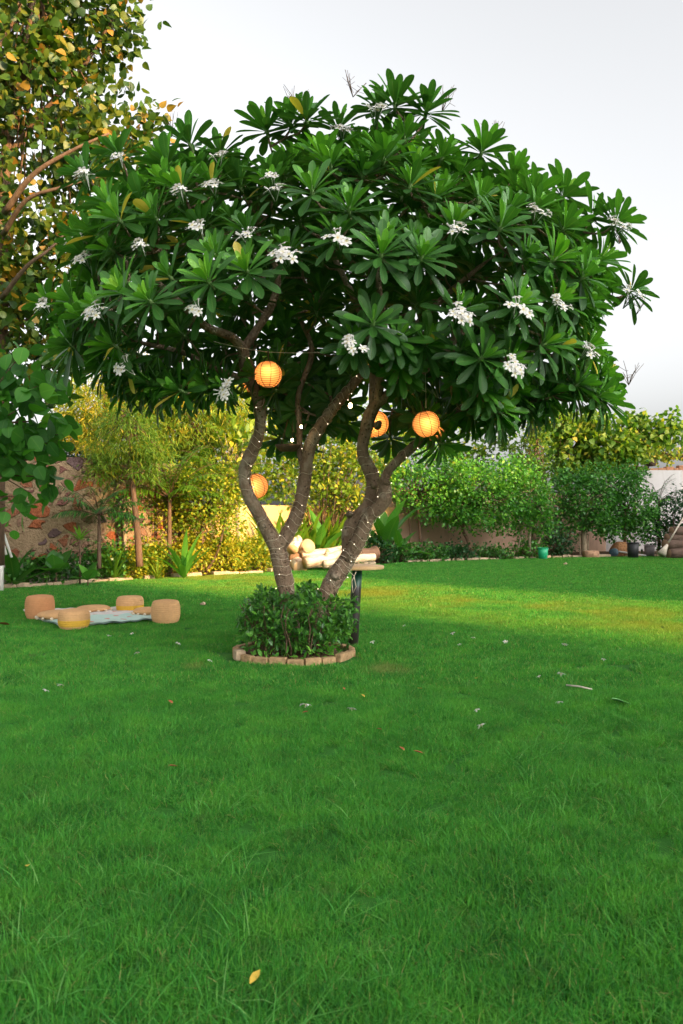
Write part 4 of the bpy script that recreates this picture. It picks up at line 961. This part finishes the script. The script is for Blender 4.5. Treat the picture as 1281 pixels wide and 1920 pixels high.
plant('yellow_leaf_tree', 'yellowing broad-leaved tree standing tall behind the dense dark tree', 'tree', 30.3, [(1075, 840, 55, 36), (1140, 835, 55, 36), (1050, 800, 34, 30), (1110, 800, 40, 26), (1180, 845, 32, 24), (1085, 880, 50, 22)], 3400, 'yellow', T_HEART, (.16, .27), 1.2, trunks=[((1055, 1000), (1050, 900), (1048, 780), .09, .06), ((1050, 860), (1100, 820), (1150, 800), .05, .02)], tone=.28, droop=.5, clump=.2, per=8, upn=.4)
plant('yellow_leaf_tree', 'thin yellowing tree over the pale grey wall', 'tree', 30.2, [(1215, 815, 36, 20), (1255, 810, 24, 18), (1205, 790, 16, 14), (1265, 790, 10, 14), (1180, 800, 24, 18)], 900, 'yellow', T_HEART, (.15, .26), 1.0, trunks=[((1190, 1000), (1192, 900), (1205, 820), .06, .03), ((1205, 820), (1240, 812), (1270, 790), .025, .01)], tone=.2, droop=.4, clump=.2, per=6, upn=.4)
plant('tree', 'golden crown of a far tree beyond the pale grey wall', 'tree', 36, [(1262, 850, 50, 16), (1215, 850, 30, 12)], 900, 'yellow', T_DIAW, (.14, .24), 1.0, trunks=[((1290, 960), (1285, 860), .1, .05)], tone=.5)
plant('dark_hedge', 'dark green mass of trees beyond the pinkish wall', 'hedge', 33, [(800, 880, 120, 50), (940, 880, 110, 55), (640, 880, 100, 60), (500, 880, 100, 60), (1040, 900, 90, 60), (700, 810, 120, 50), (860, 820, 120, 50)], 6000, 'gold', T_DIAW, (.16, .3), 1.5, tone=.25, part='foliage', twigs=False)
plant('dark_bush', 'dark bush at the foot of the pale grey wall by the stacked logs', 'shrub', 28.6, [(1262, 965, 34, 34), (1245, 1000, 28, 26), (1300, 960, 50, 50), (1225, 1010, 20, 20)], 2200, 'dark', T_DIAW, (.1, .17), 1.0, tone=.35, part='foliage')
palm('palm', 'small palm with dark fronds spread against the pale grey wall', P(1236, HY, 29.3) * [1, 1, 0], 2.1, 12, 1.3, 'dark', .6, .07, spread=1.4)

# ================================================================ LOGS AND YARD THINGS
def log_mat(name, bark, bark2, end):
    m, nt, out = newmat(name); oc = objc(nt)
    mp = N(nt, 'ShaderNodeMapping'); nt.links.new(oc, mp.inputs[0]); mp.inputs['Scale'].default_value = (.5, 2, 2)
    n1 = noise(nt, mp.outputs[0], 4, 6, .7); n2 = noise(nt, oc, 18, 4, .6)
    c = ramp(nt, n1, [(.35, bark2), (.5, bark), (.8, tuple(min(1, x * 1.15) for x in bark))])
    princ(nt, out, c, .85, .15, bump(nt, math_(nt, 'ADD', n1, n2), .6, .03)); 
    m2, nt, out = newmat(name + '_end'); oc = objc(nt); sp = N(nt, 'ShaderNodeSeparateXYZ'); nt.links.new(oc, sp.inputs[0])
    w = N(nt, 'ShaderNodeVectorMath'); w.operation = 'LENGTH'; mp = N(nt, 'ShaderNodeMapping'); mp.inputs['Scale'].default_value = (0, 1, 1); nt.links.new(oc, mp.inputs[0]); nt.links.new(mp.outputs[0], w.inputs[0])
    s_ = math_(nt, 'SINE', math_(nt, 'MULTIPLY', math_(nt, 'ADD', w.outputs['Value'], math_(nt, 'MULTIPLY', noise(nt, oc, 9), .03)), 260))
    princ(nt, out, mix(nt, math_(nt, 'ADD', math_(nt, 'MULTIPLY', s_, .2), .3), end, tuple(x * .45 for x in end)), .8, .2); return [m, m2]
M['wlog'] = log_mat('white_barked_log', (.72, .60, .46), (.36, .20, .10), (.70, .46, .26))
M['blog'] = log_mat('brown_log', (.13, .085, .065), (.07, .045, .035), (.32, .19, .12))
def log(p0, p1, r0, r1, mats, label, group, stubs=0, seed=1):
    p0, p1 = np.array(p0, float), np.array(p1, float); L = np.linalg.norm(p1 - p0); rr = random.Random(seed)
    b = MB(); n_ = 14; path = [(L * u, .03 * L * math.sin(3 * u + seed), .02 * math.sin(7 * u + seed)) for u in np.linspace(0, 1, n_)]
    rad2 = np.linspace(r0, r1, n_) * [rr.uniform(.92, 1.08) for _ in range(n_)]
    b.tube(path, rad2, 18); b.mi[-1] = b.mi[-2] = 1
    for k in range(stubs):
        u = rr.uniform(.15, .85); q = np.array([L * u, 0, 0]); a = rr.uniform(0, 3.1); dv = np.array([.3, math.cos(a), abs(math.sin(a)) + .2]); dv /= np.linalg.norm(dv)
        b.tube([q, q + dv * (r0 * 1.2), q + dv * (r0 * 1.7)], [r0 * .4, r0 * .34, r0 * .32], 10); b.mi[-1] = 1
    o = b.build('log', mats, None, True, True); o.location = p0
    o.rotation_euler = Vector(p1 - p0).to_track_quat('X', 'Z').to_euler()
    tag(o, label, 'log', group); return o
Wg = 'pale cut logs piled behind the frangipani'
LD = 20.0
def LP_(px, py, dd=0): return P(px, py, LD + dd)
log(LP_(572, 1056, -.2), LP_(650, 1040, .3), .17, .15, M['wlog'], 'front pale log with its round cut end facing the lawn', Wg, 1, 1)
log(LP_(566, 1045, .4), LP_(672, 1030, .9), .19, .15, M['wlog'], 'long pale log lying behind the front one', Wg, 1, 2)
log(LP_(606, 1058, -.1), LP_(702, 1044, .4), .12, .10, M['wlog'], 'slim pale log reaching toward the table', Wg, 0, 3)
log(LP_(578, 1022, .3), LP_(545, 1040, .9), .21, .18, M['wlog'], 'short fat log on top of the pile with a broad pale cut end', Wg, 2, 4)
log(LP_(562, 1064, .0), LP_(548, 1050, .8), .19, .17, M['wlog'], 'short stump under the pile with an orange brown cut end', Wg, 0, 5)
log(LP_(548, 1030, -.1), LP_(560, 1012, .5), .15, .12, M['wlog'], 'small forked chunk leaning at the top of the pile', Wg, 2, 6)
log(LP_(672, 1042, .4), LP_(705, 1037, .8), .2, .18, M['blog'], 'purplish brown log end showing above the table top', 'pale cut logs piled behind the frangipani', 0, 7)
log(LP_(556, 1048, .3), LP_(542, 1060, 1.0), .17, .17, M['blog'], 'dark hollow log chunk in the shaded part of the pile', Wg, 0, 8)
for k, (px0, py, r0, lb) in enumerate([(1250, 1036, .18, 'bottom log of the dark stack by the grey wall'), (1246, 1021, .19, 'thick second log of the dark stack'), (1252, 1009, .16, 'lighter brown third log of the dark stack'), (1262, 997, .17, 'topmost log of the dark stack')]):
    log(P(px0, py, 26.2), P(px0 + 130, py, 26.8), r0, r0 * .95, M['blog'], lb, 'brown logs stacked by the grey wall', 1, 11 + k)
# broom-like poles at the stack
M['pale'] = plain('pale_pole', (.55, .47, .38), .7, .3); M['white'] = plain('white_paint', (.72, .68, .64), .5, .4, .1)
b = MB(); p0 = P(1240, 1040, 25.6); p1 = P(1285, 965, 26.0); b.tube([p0 * .7 + p1 * .3, p1], .025, 8); b.tube([p0, p0 * .75 + p1 * .25], [.16, .035], 10)
tag(b.build('broom', M['pale']), 'broom with a pale handle leaning on the dark log stack', 'broom')
for k, (a0, a1, lb) in enumerate([((12, 1040), (-22, 920), 'thin white pole leaning behind the strap-leaved plant'), ((2, 1062), (-6, 900), 'white upright pole at the end of the bed'), ((22, 1045), (-16, 930), 'second thin white pole sloping over the garden bed')]):
    b = MB(); b.tube([P(a0[0], a0[1], 14.6), P(a1[0], a1[1], 14.8)], .025, 8); tag(b.build('white_pole', M['white']), lb, 'pole', 'white poles at the end of the bed')
b = MB(); c = P(0, 1100, 14.6); b.box((c[0], c[1], .32), (.12, .12, .75), .2, bev=.01); tag(b.build('white_post', M['white']), 'short white post on a stone foot beside the lawn', 'post')

def bucket(name, px, py, w, h, mat, label, taper=.8, group=None):
    p = G(px, py); s_ = p[1] / FPX; r1 = w * s_ / 2; hh = h * s_
    t = empty(name, p, label, 'bucket', group); b = MB()
    b.lathe([(0, 0), (r1 * taper, 0), (r1 * (taper + .1), hh * .5), (r1 * .97, hh * .97), (r1 * .93, hh * .97), (r1 * taper * .92, .03), (0, .03)], sides=28); b.build('body', mat, t, True, True)
    b = MB(); b.tube([((r1) * math.cos(a), r1 * math.sin(a), hh * .97) for a in np.linspace(0, 6.283, 29)], .018, 6); b.build('rim', mat, t, True, True)
    b = MB(); b.tube([(r1 * math.cos(a), -.3 * r1 * math.sin(a) - .1 * r1, hh * .95 - .5 * hh * math.sin(a)) for a in np.linspace(0, math.pi, 15)], .006, 5); b.build('handle', M['wire'], t, True, True)
bucket('bucket', 1018, 1049, 20, 22, plain('green_plastic', (.02, .40, .18), .4, .5, .1), 'bright green plastic bucket beside the citrus bush', .78)
bucket('bucket', 1187, 1047, 22, 30, plain('black_plastic', (.02, .02, .022), .5, .4, .1), 'tall black plastic bucket before the dark bush', .82)
bucket('bucket', 1218, 1044, 19, 22, plain('grey_plastic', (.16, .13, .13), .6, .3, .2), 'grey brown bucket nearest the dark log stack', .85)
# teal barrel on its side
m, nt, out = newmat('ringed_teal'); sp = N(nt, 'ShaderNodeSeparateXYZ'); nt.links.new(objc(nt), sp.inputs[0]); princ(nt, out, (.05, .09, .11), .6, .3); M['teal'] = m
p = G(1150, 1044); b = MB(); b.tube([(0, 0, .15), (.55, .1, .15)], .15, 24)
for k in range(5): b.tube([(-.012, (.03 + .025 * k) * math.cos(a), .15 + (.03 + .025 * k) * math.sin(a)) for a in np.linspace(0, 6.283, 20)], .004, 4)
o = b.build('pipe_coil', M['teal'], None, True, True); o.location = p; o.rotation_euler = (0, 0, .9); tag(o, 'dark teal round roll lying on its side before the straw heap', 'roll')
M['straw'] = plain('straw_heap', (.30, .15, .07), .95, .1, .5, 20, 1, .05)
b = MB(); b.lathe([(.42, 0), (.40, .2), (.32, .38), (.18, .5), (0, .54)], sides=24, dent=lambda v: v * (1 + .06 * np.sin(v[:, [1]] * 23 + v[:, [0]] * 17)))
o = b.build('straw_heap', M['straw'], None, True, True); o.location = P(1164, 1042, 28.0) * [1, 1, 0]; tag(o, 'rounded reddish brown straw heap behind the buckets', 'heap')
b = MB(); b.tube([P(1160, 1034, 27.6), P(1212, 1042, 27.3)], .03, 8); tag(b.build('white_pipe', M['white']), 'white pipe lying on the ground behind the black bucket', 'pipe')
M['block'] = plain('wood_block', (.40, .23, .14), .85, .2, .35, 9)
b = MB(); p = G(1108, 1046); b.box((p[0], p[1], .13), (.5, .3, .26), .3, bev=.03); tag(b.build('wood_block', M['block']), 'short squared wooden block beside the rooted trunk', 'block')
for k, (px_, py_) in enumerate([(1062, 1046), (1130, 1046), (960, 1051), (930, 1052)]): pass

# ================================================================ PICNIC
def rope_mat(name, base, band=None, z0=0, z1=0):
    m, nt, out = newmat(name); oc = objc(nt); sp = N(nt, 'ShaderNodeSeparateXYZ'); nt.links.new(oc, sp.inputs[0])
    n1 = noise(nt, oc, 30, 4, .7); n2 = noise(nt, oc, 5, 3)
    c = mix(nt, n2, tuple(x * .8 for x in base), tuple(min(1, x * 1.15) for x in base))
    if band:
        e = math_(nt, 'MULTIPLY', math_(nt, 'MULTIPLY', math_(nt, 'SUBTRACT', sp.outputs[2], z0), 300, True), math_(nt, 'MULTIPLY', math_(nt, 'SUBTRACT', z1, sp.outputs[2]), 300, True))
        c = mix(nt, e, c, band)
    c = mix(nt, math_(nt, 'MULTIPLY', n1, .5), c, tuple(x * .4 for x in base))
    princ(nt, out, c, .95, .1, bump(nt, n1, .8, .008)); return m
M['tan'] = rope_mat('woven_jute', (.80, .46, .22)); M['tan2'] = rope_mat('reddish_jute', (.74, .36, .17))
M['band'] = rope_mat('jute_with_yellow_band', (.80, .46, .22), (.85, .50, .05), .03, .115)
def pouf(px, py, w, h, mat, label, dent=0, tilt=0):
    p = G(px, py); s_ = p[1] / FPX; R = w * s_ / 2; H = h * s_
    prof = [(0, 0), (R * .9, 0)]; nr = max(5, int(H / .028))
    for k in range(nr * 4 + 1):
        u = k / (nr * 4); env = 1 - .13 * (abs(2 * u - 1)) ** 3; prof.append((R * env * (1 + .022 * abs(math.sin(u * nr * math.pi))), .01 + (H - .03) * u))
    for u in np.linspace(0, 1, 12)[1:]:
        prof.append((R * .9 * (1 - u), H - .02 + .022 * math.sin(u * 1.57) + .004 * abs(math.sin(u * 18)) - dent * (u ** 2) * .055))
    b = MB(); b.lathe(prof, sides=40); o = b.build('pouf', mat, None, True, True); o.location = p + [0, 0, .012]; o.rotation_euler = (tilt, 0, random.uniform(0, 6))
    o['label'] = label; o['category'] = 'pouf'; return o
pouf(75, 1160, 52, 43, M['tan2'], 'tall reddish brown woven pouf at the far corner of the blanket')
pouf(139, 1179, 57, 36, M['band'], 'low woven pouf with a yellow band at the near corner of the blanket')
pouf(244, 1149, 50, 31, M['band'], 'dented low pouf with yellow side at the back of the blanket', 1.0)
pouf(311, 1168, 53, 42, M['tan'], 'tall tan woven pouf nearest the frangipani')
M['pom'] = plain('cream_pompom', (.72, .60, .45), .95, .1, .15, 40, .8, .01)
def cushion(px, py, w, h, label, tilt=0):
    p = G(px, py); s_ = p[1] / FPX; R = w * s_ / 2; H = h * s_ * .5
    t = empty('cushion', p + [0, R * .5, .06 + H * .5], label, 'cushion', 'flat round cushions with pompoms'); t.rotation_euler = (tilt, 0, 0)
    b = MB(); b.lathe([(R * math.cos(a) ** .6 if abs(math.cos(a)) > 1e-6 else 0, H * .7 * math.sin(a)) for a in np.linspace(-1.5707, 1.5707, 19)], sides=36); b.build('pad', M['tan'], t, True, True)
    b = MB(); b.lathe([(.022 * math.cos(a) if abs(a) < 1.56 else 0, .022 * math.sin(a)) for a in np.linspace(-1.5708, 1.5708, 7)], sides=10); pm = b.build('pompom', M['pom'], t, True, True)
    for k in range(13):
        o = pm if k == 0 else pm.copy()
        if k: COL.objects.link(o)
        a = k * 6.283 / 13; o.parent = t; o.location = ((R + .012) * math.cos(a), (R + .012) * math.sin(a), -H * .35)
cushion(100, 1168, 70, 22, 'flat jute cushion with cream pompoms behind the yellow banded pouf')
cushion(170, 1154, 62, 16, 'flat jute cushion lying at the middle of the blanket')
cushion(272, 1160, 50, 20, 'flat jute cushion with pompoms partly behind the tall tan pouf')
m, nt, out = newmat('printed_blanket'); uv = N(nt, 'ShaderNodeUVMap').outputs[0]; sp = N(nt, 'ShaderNodeSeparateXYZ'); nt.links.new(uv, sp.inputs[0])
v1 = N(nt, 'ShaderNodeTexVoronoi', feature='F1'); nt.links.new(uv, v1.inputs['Vector']); v1.inputs['Scale'].default_value = 9
spot = math_(nt, 'MULTIPLY', math_(nt, 'SUBTRACT', .28, v1.outputs['Distance']), 20, True)
sc2 = N(nt, 'ShaderNodeSeparateColor'); nt.links.new(v1.outputs['Color'], sc2.inputs[0]); spot = math_(nt, 'MULTIPLY', spot, math_(nt, 'GREATER_THAN', sc2.outputs[0], .55))
base = mix(nt, math_(nt, 'MULTIPLY', math_(nt, 'SUBTRACT', sp.outputs[1], .42), 60, True), (.50, .68, .60), (.72, .64, .60))
c = mix(nt, spot, base, (.62, .28, .22)); c = mix(nt, math_(nt, 'MULTIPLY', noise(nt, uv, 14), .3), c, (.5, .55, .5))
princ(nt, out, c, .9, .15, bump(nt, noise(nt, objc(nt), 4, 3), .5, .03)); M['blanket'] = m
c00, c10, c11, c01 = G(112, 1182), G(305, 1167), G(228, 1144), G(42, 1151)
def bl(u, v):
    p = (c00 * (1 - u) + c10 * u) * (1 - v) + (c01 * (1 - u) + c11 * u) * v
    return p + np.array([.02 * math.sin(v * 9), .02 * math.sin(u * 11), .062 + .010 * math.sin(u * 17 + v * 4) * math.sin(v * 9 + 1) + .006 * math.sin(u * 41 + v * 13)])
b = MB(); b.grid(bl, 60, 40)
V0 = np.concatenate(b.v); b.add(V0 - [0, 0, .018], [f[::-1] for f in b.f], .5, np.concatenate(b.uv))
o = b.build('blanket', M['blanket']); tag(o, 'mint and pink printed picnic blanket spread under the poufs', 'blanket')
BL = (c00 + c10 + c11 + c01) / 4

# ================================================================ FALLEN THINGS
def flower_mesh(seed):
    r = random.Random(seed); mb = MB(); ax = np.array([r.uniform(-.5, .5), r.uniform(-.9, -.2), 1]); ax /= np.linalg.norm(ax); u = np.cross(ax, [0, 1, 0]); u /= np.linalg.norm(u); w = np.cross(u, ax)
    for q in range(5):
        ph = q * 1.2566 + r.uniform(-.1, .1); rd = math.cos(ph) * u + math.sin(ph) * w; sd = np.cross(ax, rd); V, T = [], []
        for t, hw in ((0, .002), (.45, .010), (.8, .011), (1, .004)):
            cc = rd * .042 * t + ax * (.02 * t - .03 * t * t * r.uniform(.5, 1.2)); V += [cc - sd * hw, cc + sd * hw]; T += [min(.72, .02 + t * 1.2)] * 2
        mb.add(V, [(2 * i, 2 * i + 1, 2 * i + 3, 2 * i + 2) for i in range(3)], T)
    mb.tube([(0, 0, 0), -ax * .02], .003, 5, .3); return mb
FM = [flower_mesh(s_) for s_ in range(4)]; first = {}
fallen = [(573, 1333, 1.5, 'fresh white flower lying alone below the brick ring'), (660, 1341, 1.3, 'flattened white flower on the open lawn near the middle'), (903, 1372, 1.3, 'white flower lying furthest forward on the open side of the lawn'),
          (1052, 1273, 1.3, 'white flower just beyond the thin pale stick'), (1049, 1328, 1.0, 'small white flower between the stick and the green leaf'), (1059, 1216, 1.3, 'pale flower with splayed petals at the edge of the sun patch'), (849, 1194, 1.2, 'white flower in the first of the sunlit grass'), (862, 1216, .9, 'little pale flower just in the shade of the sun patch'), (887, 1203, .9, 'cream flower between two others by the sun patch'), (948, 1211, 1.1, 'white flower near the shadow line'), (698, 1211, 1.0, 'cream flower beside the pole of the table'), (757, 1180, .9, 'pale flower beyond the table pole'),
          (205, 1199, 1.2, 'white flower in front of the picnic blanket'), (247, 1195, .8, 'tiny pale flower near the front of the tall tan pouf'), (257, 1232, 1.1, 'white flower between the blanket and the brick ring'), (334, 1214, 1.0, 'cream flower near the bare soil patch'), (394, 1247, 1.0, 'cream flower beside the bare soil patch'), (86, 1305, 1.1, 'white flower alone near the shaded side of the lawn'), (113, 1294, 1.0, 'white flower just beyond its lone neighbour'), (1132, 1245, .9, 'yellowish flower short of the sun patch'), (894, 1343, .9, 'little faded flower short of the furthest forward one'), (1010, 1278, .8, 'tiny pale flower near the stick end')]
for k, (px_, py_, sc_, lb) in enumerate(fallen):
    j = k % 4
    if j not in first: o = first[j] = FM[j].build('fallen_flower', M['petal'], None, True, True)
    else: o = first[j].copy(); COL.objects.link(o)
    o.location = G(px_, py_) + [0, 0, .047]; o.rotation_euler = (0, 0, random.uniform(0, 6)); o.scale = (sc_ * .74,) * 3
    tag(o, lb, 'flower', 'fallen flowers on the lawn')
M['dryleaf'] = plain('dry_leaf', (.36, .12, .05), .8, .2, .4, 30); M['yleaf'] = plain('yellow_leaf', (.62, .42, .06), .7, .3, .3, 30); M['gleaf'] = plain('green_fallen_leaf', (.16, .42, .12), .5, .4, .2, 30)
def fallen_leaf(px, py, L, mat, label, rz=0, tpl=T_OVAL, w=1.0, grp='dry leaves on the lawn'):
    V, F, UV = tpl; V = V * [w, 1, 1] * L; V = V - V.mean(0); V[:, 2] = np.abs(V[:, 0]) * .5 + .15 * L * (V[:, 1] / L) ** 2
    o = mesh_object('fallen_leaf', V, F.tolist(), np.full(len(V), .5), UV, M[mat], None, True, None, True); o.location = G(px, py) + [0, 0, .052]; o.rotation_euler = (.25, .1, rz); tag(o, label, 'leaf', grp)
fallen_leaf(1166, 1330, .19, 'gleaf', 'long green fallen leaf with its pale underside up', 1.45, T_PLUM, 1.3, None)
for q in [(785, 1427, .05, 'dryleaf', 'rust red dry leaf on the middle of the lawn'), (754, 1420, .04, 'dryleaf', 'dark dry leaf just beside the rust red one'), (325, 1454, .05, 'dryleaf', 'red brown leaf alone in the shaded grass'), (320, 1329, .05, 'dryleaf', 'dry leaf between the lone flowers and the brick ring'), (787, 1303, .05, 'yleaf', 'bright yellow leaf past the brick ring'), (681, 1317, .04, 'yleaf', 'small yellow leaf near the flattened flower'), (712, 1382, .035, 'dryleaf', 'small dry leaf forward of the flattened flower'), (572, 1349, .04, 'dryleaf', 'dry leaf touching the fresh white flower'), (645, 1303, .035, 'dryleaf', 'rusty leaf in front of the brick ring'), (478, 1865, .045, 'yleaf', 'curled tan leaf in the closest grass'), (52, 1648, .035, 'yleaf', 'tan leaf in the dark closest grass'), (893, 1283, .03, 'yleaf', 'orange leaf scrap beyond the small faded flower'), (6, 1178, .16, 'dryleaf', 'large orange dry leaf near the blanket corner'), (1055, 1410, .035, 'dryleaf', 'brown leaf on the open side of the shaded lawn')]:
    fallen_leaf(q[0], q[1], q[2] * 1.25, q[3], q[4], random.uniform(0, 6))
b = MB(); a, c = G(1062, 1297) + [0, 0, .055], G(1110, 1304) + [0, 0, .05]; b.tube([a, (a + c) / 2 + [0, 0, .006], c], .0075, 7)
tag(b.build('stick', M['pale']), 'thin pale stick lying in the grass', 'stick')
for px_, py_, s_, lb in [(380, 1137, .1, 'curled pale dry leaf on the lawn behind the shrub ring'), (1060, 1060, .12, 'small pale stone on the lawn before the dense dark tree')]:
    b = MB(); b.lathe([(0, 0), (s_ * .5, .01), (s_ * .45, s_ * .35), (s_ * .15, s_ * .5), (0, s_ * .5)], sides=12, dent=lambda v: v * (1 + .2 * np.sin(v[:, [0]] * 60)))
    o = b.build('pale_stone' if 'stone' in lb else 'curled_leaf', M['edge'], None, True, True); o.location = G(px_, py_) + [0, 0, .02]; tag(o, lb, 'stone' if 'stone' in lb else 'leaf')

# ================================================================ GRASS (one tile of blades set out over the lawn)
def blades(n, R, h, w, seed, lean=.35, curve=.5):
    r = np.random.default_rng(seed); a = r.uniform(0, 2 * math.pi, n); rr = R * np.sqrt(r.random(n)); base = np.stack([rr * np.cos(a), rr * np.sin(a), np.zeros(n)], 1)
    ph = r.uniform(0, 2 * math.pi, n); ln = np.abs(r.normal(0, lean, n)); H = h * r.uniform(.55, 1.25, n); dr = np.stack([np.cos(ph), np.sin(ph), np.zeros(n)], 1); sd = np.stack([-np.sin(ph), np.cos(ph), np.zeros(n)], 1)
    tw = r.uniform(0, 3.14, n); sd = sd * np.cos(tw)[:, None] + dr * np.sin(tw)[:, None]; W_ = w * r.uniform(.7, 1.3, n)
    def at(u, k): return base + dr * ((ln * u + curve * ln * u * u) * H)[:, None] + np.array([0, 0, 1]) * (u * H * (1 - .35 * ln * u))[:, None] + sd * (k * W_)[:, None]
    V = np.stack([at(0, -.5), at(0, .5), at(.55, -.42), at(.55, .42), at(1, 0)], 1).reshape(-1, 3)
    b_ = np.arange(n) * 5; F = [(x, x + 1, x + 3, x + 2) for x in b_] + [(x + 2, x + 3, x + 4) for x in b_]
    F = [tuple(int(k) for k in f) for f in F]; t = np.repeat(r.random(n), 5); return V, F, t
def scatter(name, tile, pts, rot, scl, mat, label, cat):
    V, F, T = tile; nv = len(V); v = np.concatenate([V, pts]); me = bpy.data.meshes.new(name); me.from_pydata(v.tolist(), [], F)
    def att(nm, data): a_ = me.attributes.new(nm, 'FLOAT', 'POINT'); a_.data.foreach_set('value', np.asarray(data, np.float32))
    z = np.zeros(nv); att('tone', np.concatenate([T, np.zeros(len(pts))])); att('pt', np.concatenate([z, np.ones(len(pts))])); att('rot', np.concatenate([z, rot])); att('scl', np.concatenate([z, scl]))
    me.polygons.foreach_set('use_smooth', [True] * len(me.polygons)); me.materials.append(mat); me.update()
    o = bpy.data.objects.new(name, me); COL.objects.link(o); tag(o, label, cat, None, 'stuff')
    ng = bpy.data.node_groups.new(name + '_nodes', 'GeometryNodeTree')
    ng.interface.new_socket(name='Geometry', in_out='INPUT', socket_type='NodeSocketGeometry'); ng.interface.new_socket(name='Geometry', in_out='OUTPUT', socket_type='NodeSocketGeometry')
    nn = ng.nodes; gi = nn.new('NodeGroupInput'); go = nn.new('NodeGroupOutput'); L = ng.links
    def na(nm): a_ = nn.new('GeometryNodeInputNamedAttribute'); a_.data_type = 'FLOAT'; a_.inputs['Name'].default_value = nm; return a_.outputs[0]
    cmp_ = nn.new('FunctionNodeCompare'); cmp_.data_type = 'FLOAT'; cmp_.operation = 'GREATER_THAN'; L.new(na('pt'), cmp_.inputs[0]); cmp_.inputs[1].default_value = .5
    sep = nn.new('GeometryNodeSeparateGeometry'); sep.domain = 'POINT'; L.new(gi.outputs[0], sep.inputs[0]); L.new(cmp_.outputs[0], sep.inputs['Selection'])
    iop = nn.new('GeometryNodeInstanceOnPoints'); L.new(sep.outputs[0], iop.inputs['Points']); L.new(sep.outputs[1], iop.inputs['Instance'])
    cx = nn.new('ShaderNodeCombineXYZ'); L.new(na('rot'), cx.inputs[2]); e2r = nn.new('FunctionNodeEulerToRotation'); L.new(cx.outputs[0], e2r.inputs[0]); L.new(e2r.outputs[0], iop.inputs['Rotation'])
    L.new(na('scl'), iop.inputs['Scale']); L.new(iop.outputs[0], go.inputs[0])
    md = o.modifiers.new('scatter', 'NODES'); md.node_group = ng
    return o
def lawn_points(d0, d1, step, margin=.6):
    pts = []
    y = d0
    while y < d1:
        hw = .4575 * y + margin; x = -hw
        while x < hw:
            pts.append((x + random.uniform(-.5, .5) * step, y + random.uniform(-.5, .5) * step, 0)); x += step
        y += step
    pts = np.array(pts)
    edge = np.interp(CX + pts[:, 0] * FPX / pts[:, 1], BEDX, BEDD) - .18
    ok = (pts[:, 1] < edge) & (np.hypot(pts[:, 0] - RC[0], (pts[:, 1] - RC[1])) > RR + .17)
    quad = np.array([c00, c10, c11, c01])[:, :2]
    ok &= np.array([not inside(p[:2], quad) for p in pts]); return pts[ok]
def rs(p, lo, hi): return rng.uniform(0, 6.28, len(p)), rng.uniform(lo, hi, len(p))
def hmod(p):   # gently uneven height of the turf
    return 1 + .30 * np.sin(p[:, 0] * 2.1 + 1.3 * np.sin(p[:, 1] * 1.7)) * np.sin(p[:, 1] * 2.6 + p[:, 0]) 
p = lawn_points(1.7, 6.2, .17); r0, s0 = rs(p, .8, 1.2); scatter('grass', blades(900, .15, .050, .0030, 1, .55, .9), p, r0, s0 * hmod(p), M['grass'], 'fine green lawn grass closest to the viewer', 'grass')
p = lawn_points(6.2, 12.5, .24); r0, s0 = rs(p, .8, 1.2); scatter('grass', blades(1000, .22, .040, .0045, 2, .5), p, r0, s0 * hmod(p), M['grass'], 'short lawn grass around the frangipani and blanket', 'grass')
p = lawn_points(12.5, 28.5, .42, 1.2); r0, s0 = rs(p, .85, 1.15); scatter('grass', blades(1100, .38, .042, .009, 3, .5), p, r0, s0, M['grass'], 'lawn grass stretching to the planted bed', 'grass')
# longer pale blades standing out of the turf
m = grass_mat('long_blade', True); M['long'] = leafmat('long_grass', [(0, (.04, .26, .03)), (.6, (.09, .34, .05)), (1, (.22, .44, .12))], .5, .3, .3)
tuft = blades(10, .06, .14, .0040, 9, .75, 1.3)
c_ = []; 
for _ in range(340):
    y = 1.8 + 6.5 * random.random() ** 1.6; x = random.uniform(-1, 1) * (.4575 * y + .2)
    if math.sin(x * 1.7 + y) + math.sin(y * 2.3 - x) > -.5: c_.append((x, y, 0))
c_ = np.array(c_); ok = np.hypot(c_[:, 0] - RC[0], c_[:, 1] - RC[1]) > RR + .15; c_ = c_[ok]; r0, s0 = rs(c_, .45, 1.1)
scatter('long_grass', tuft, c_, r0, s0, M['long'], 'longer pale grass blades standing out of the lawn', 'grass')
print('objects', len(bpy.data.objects))
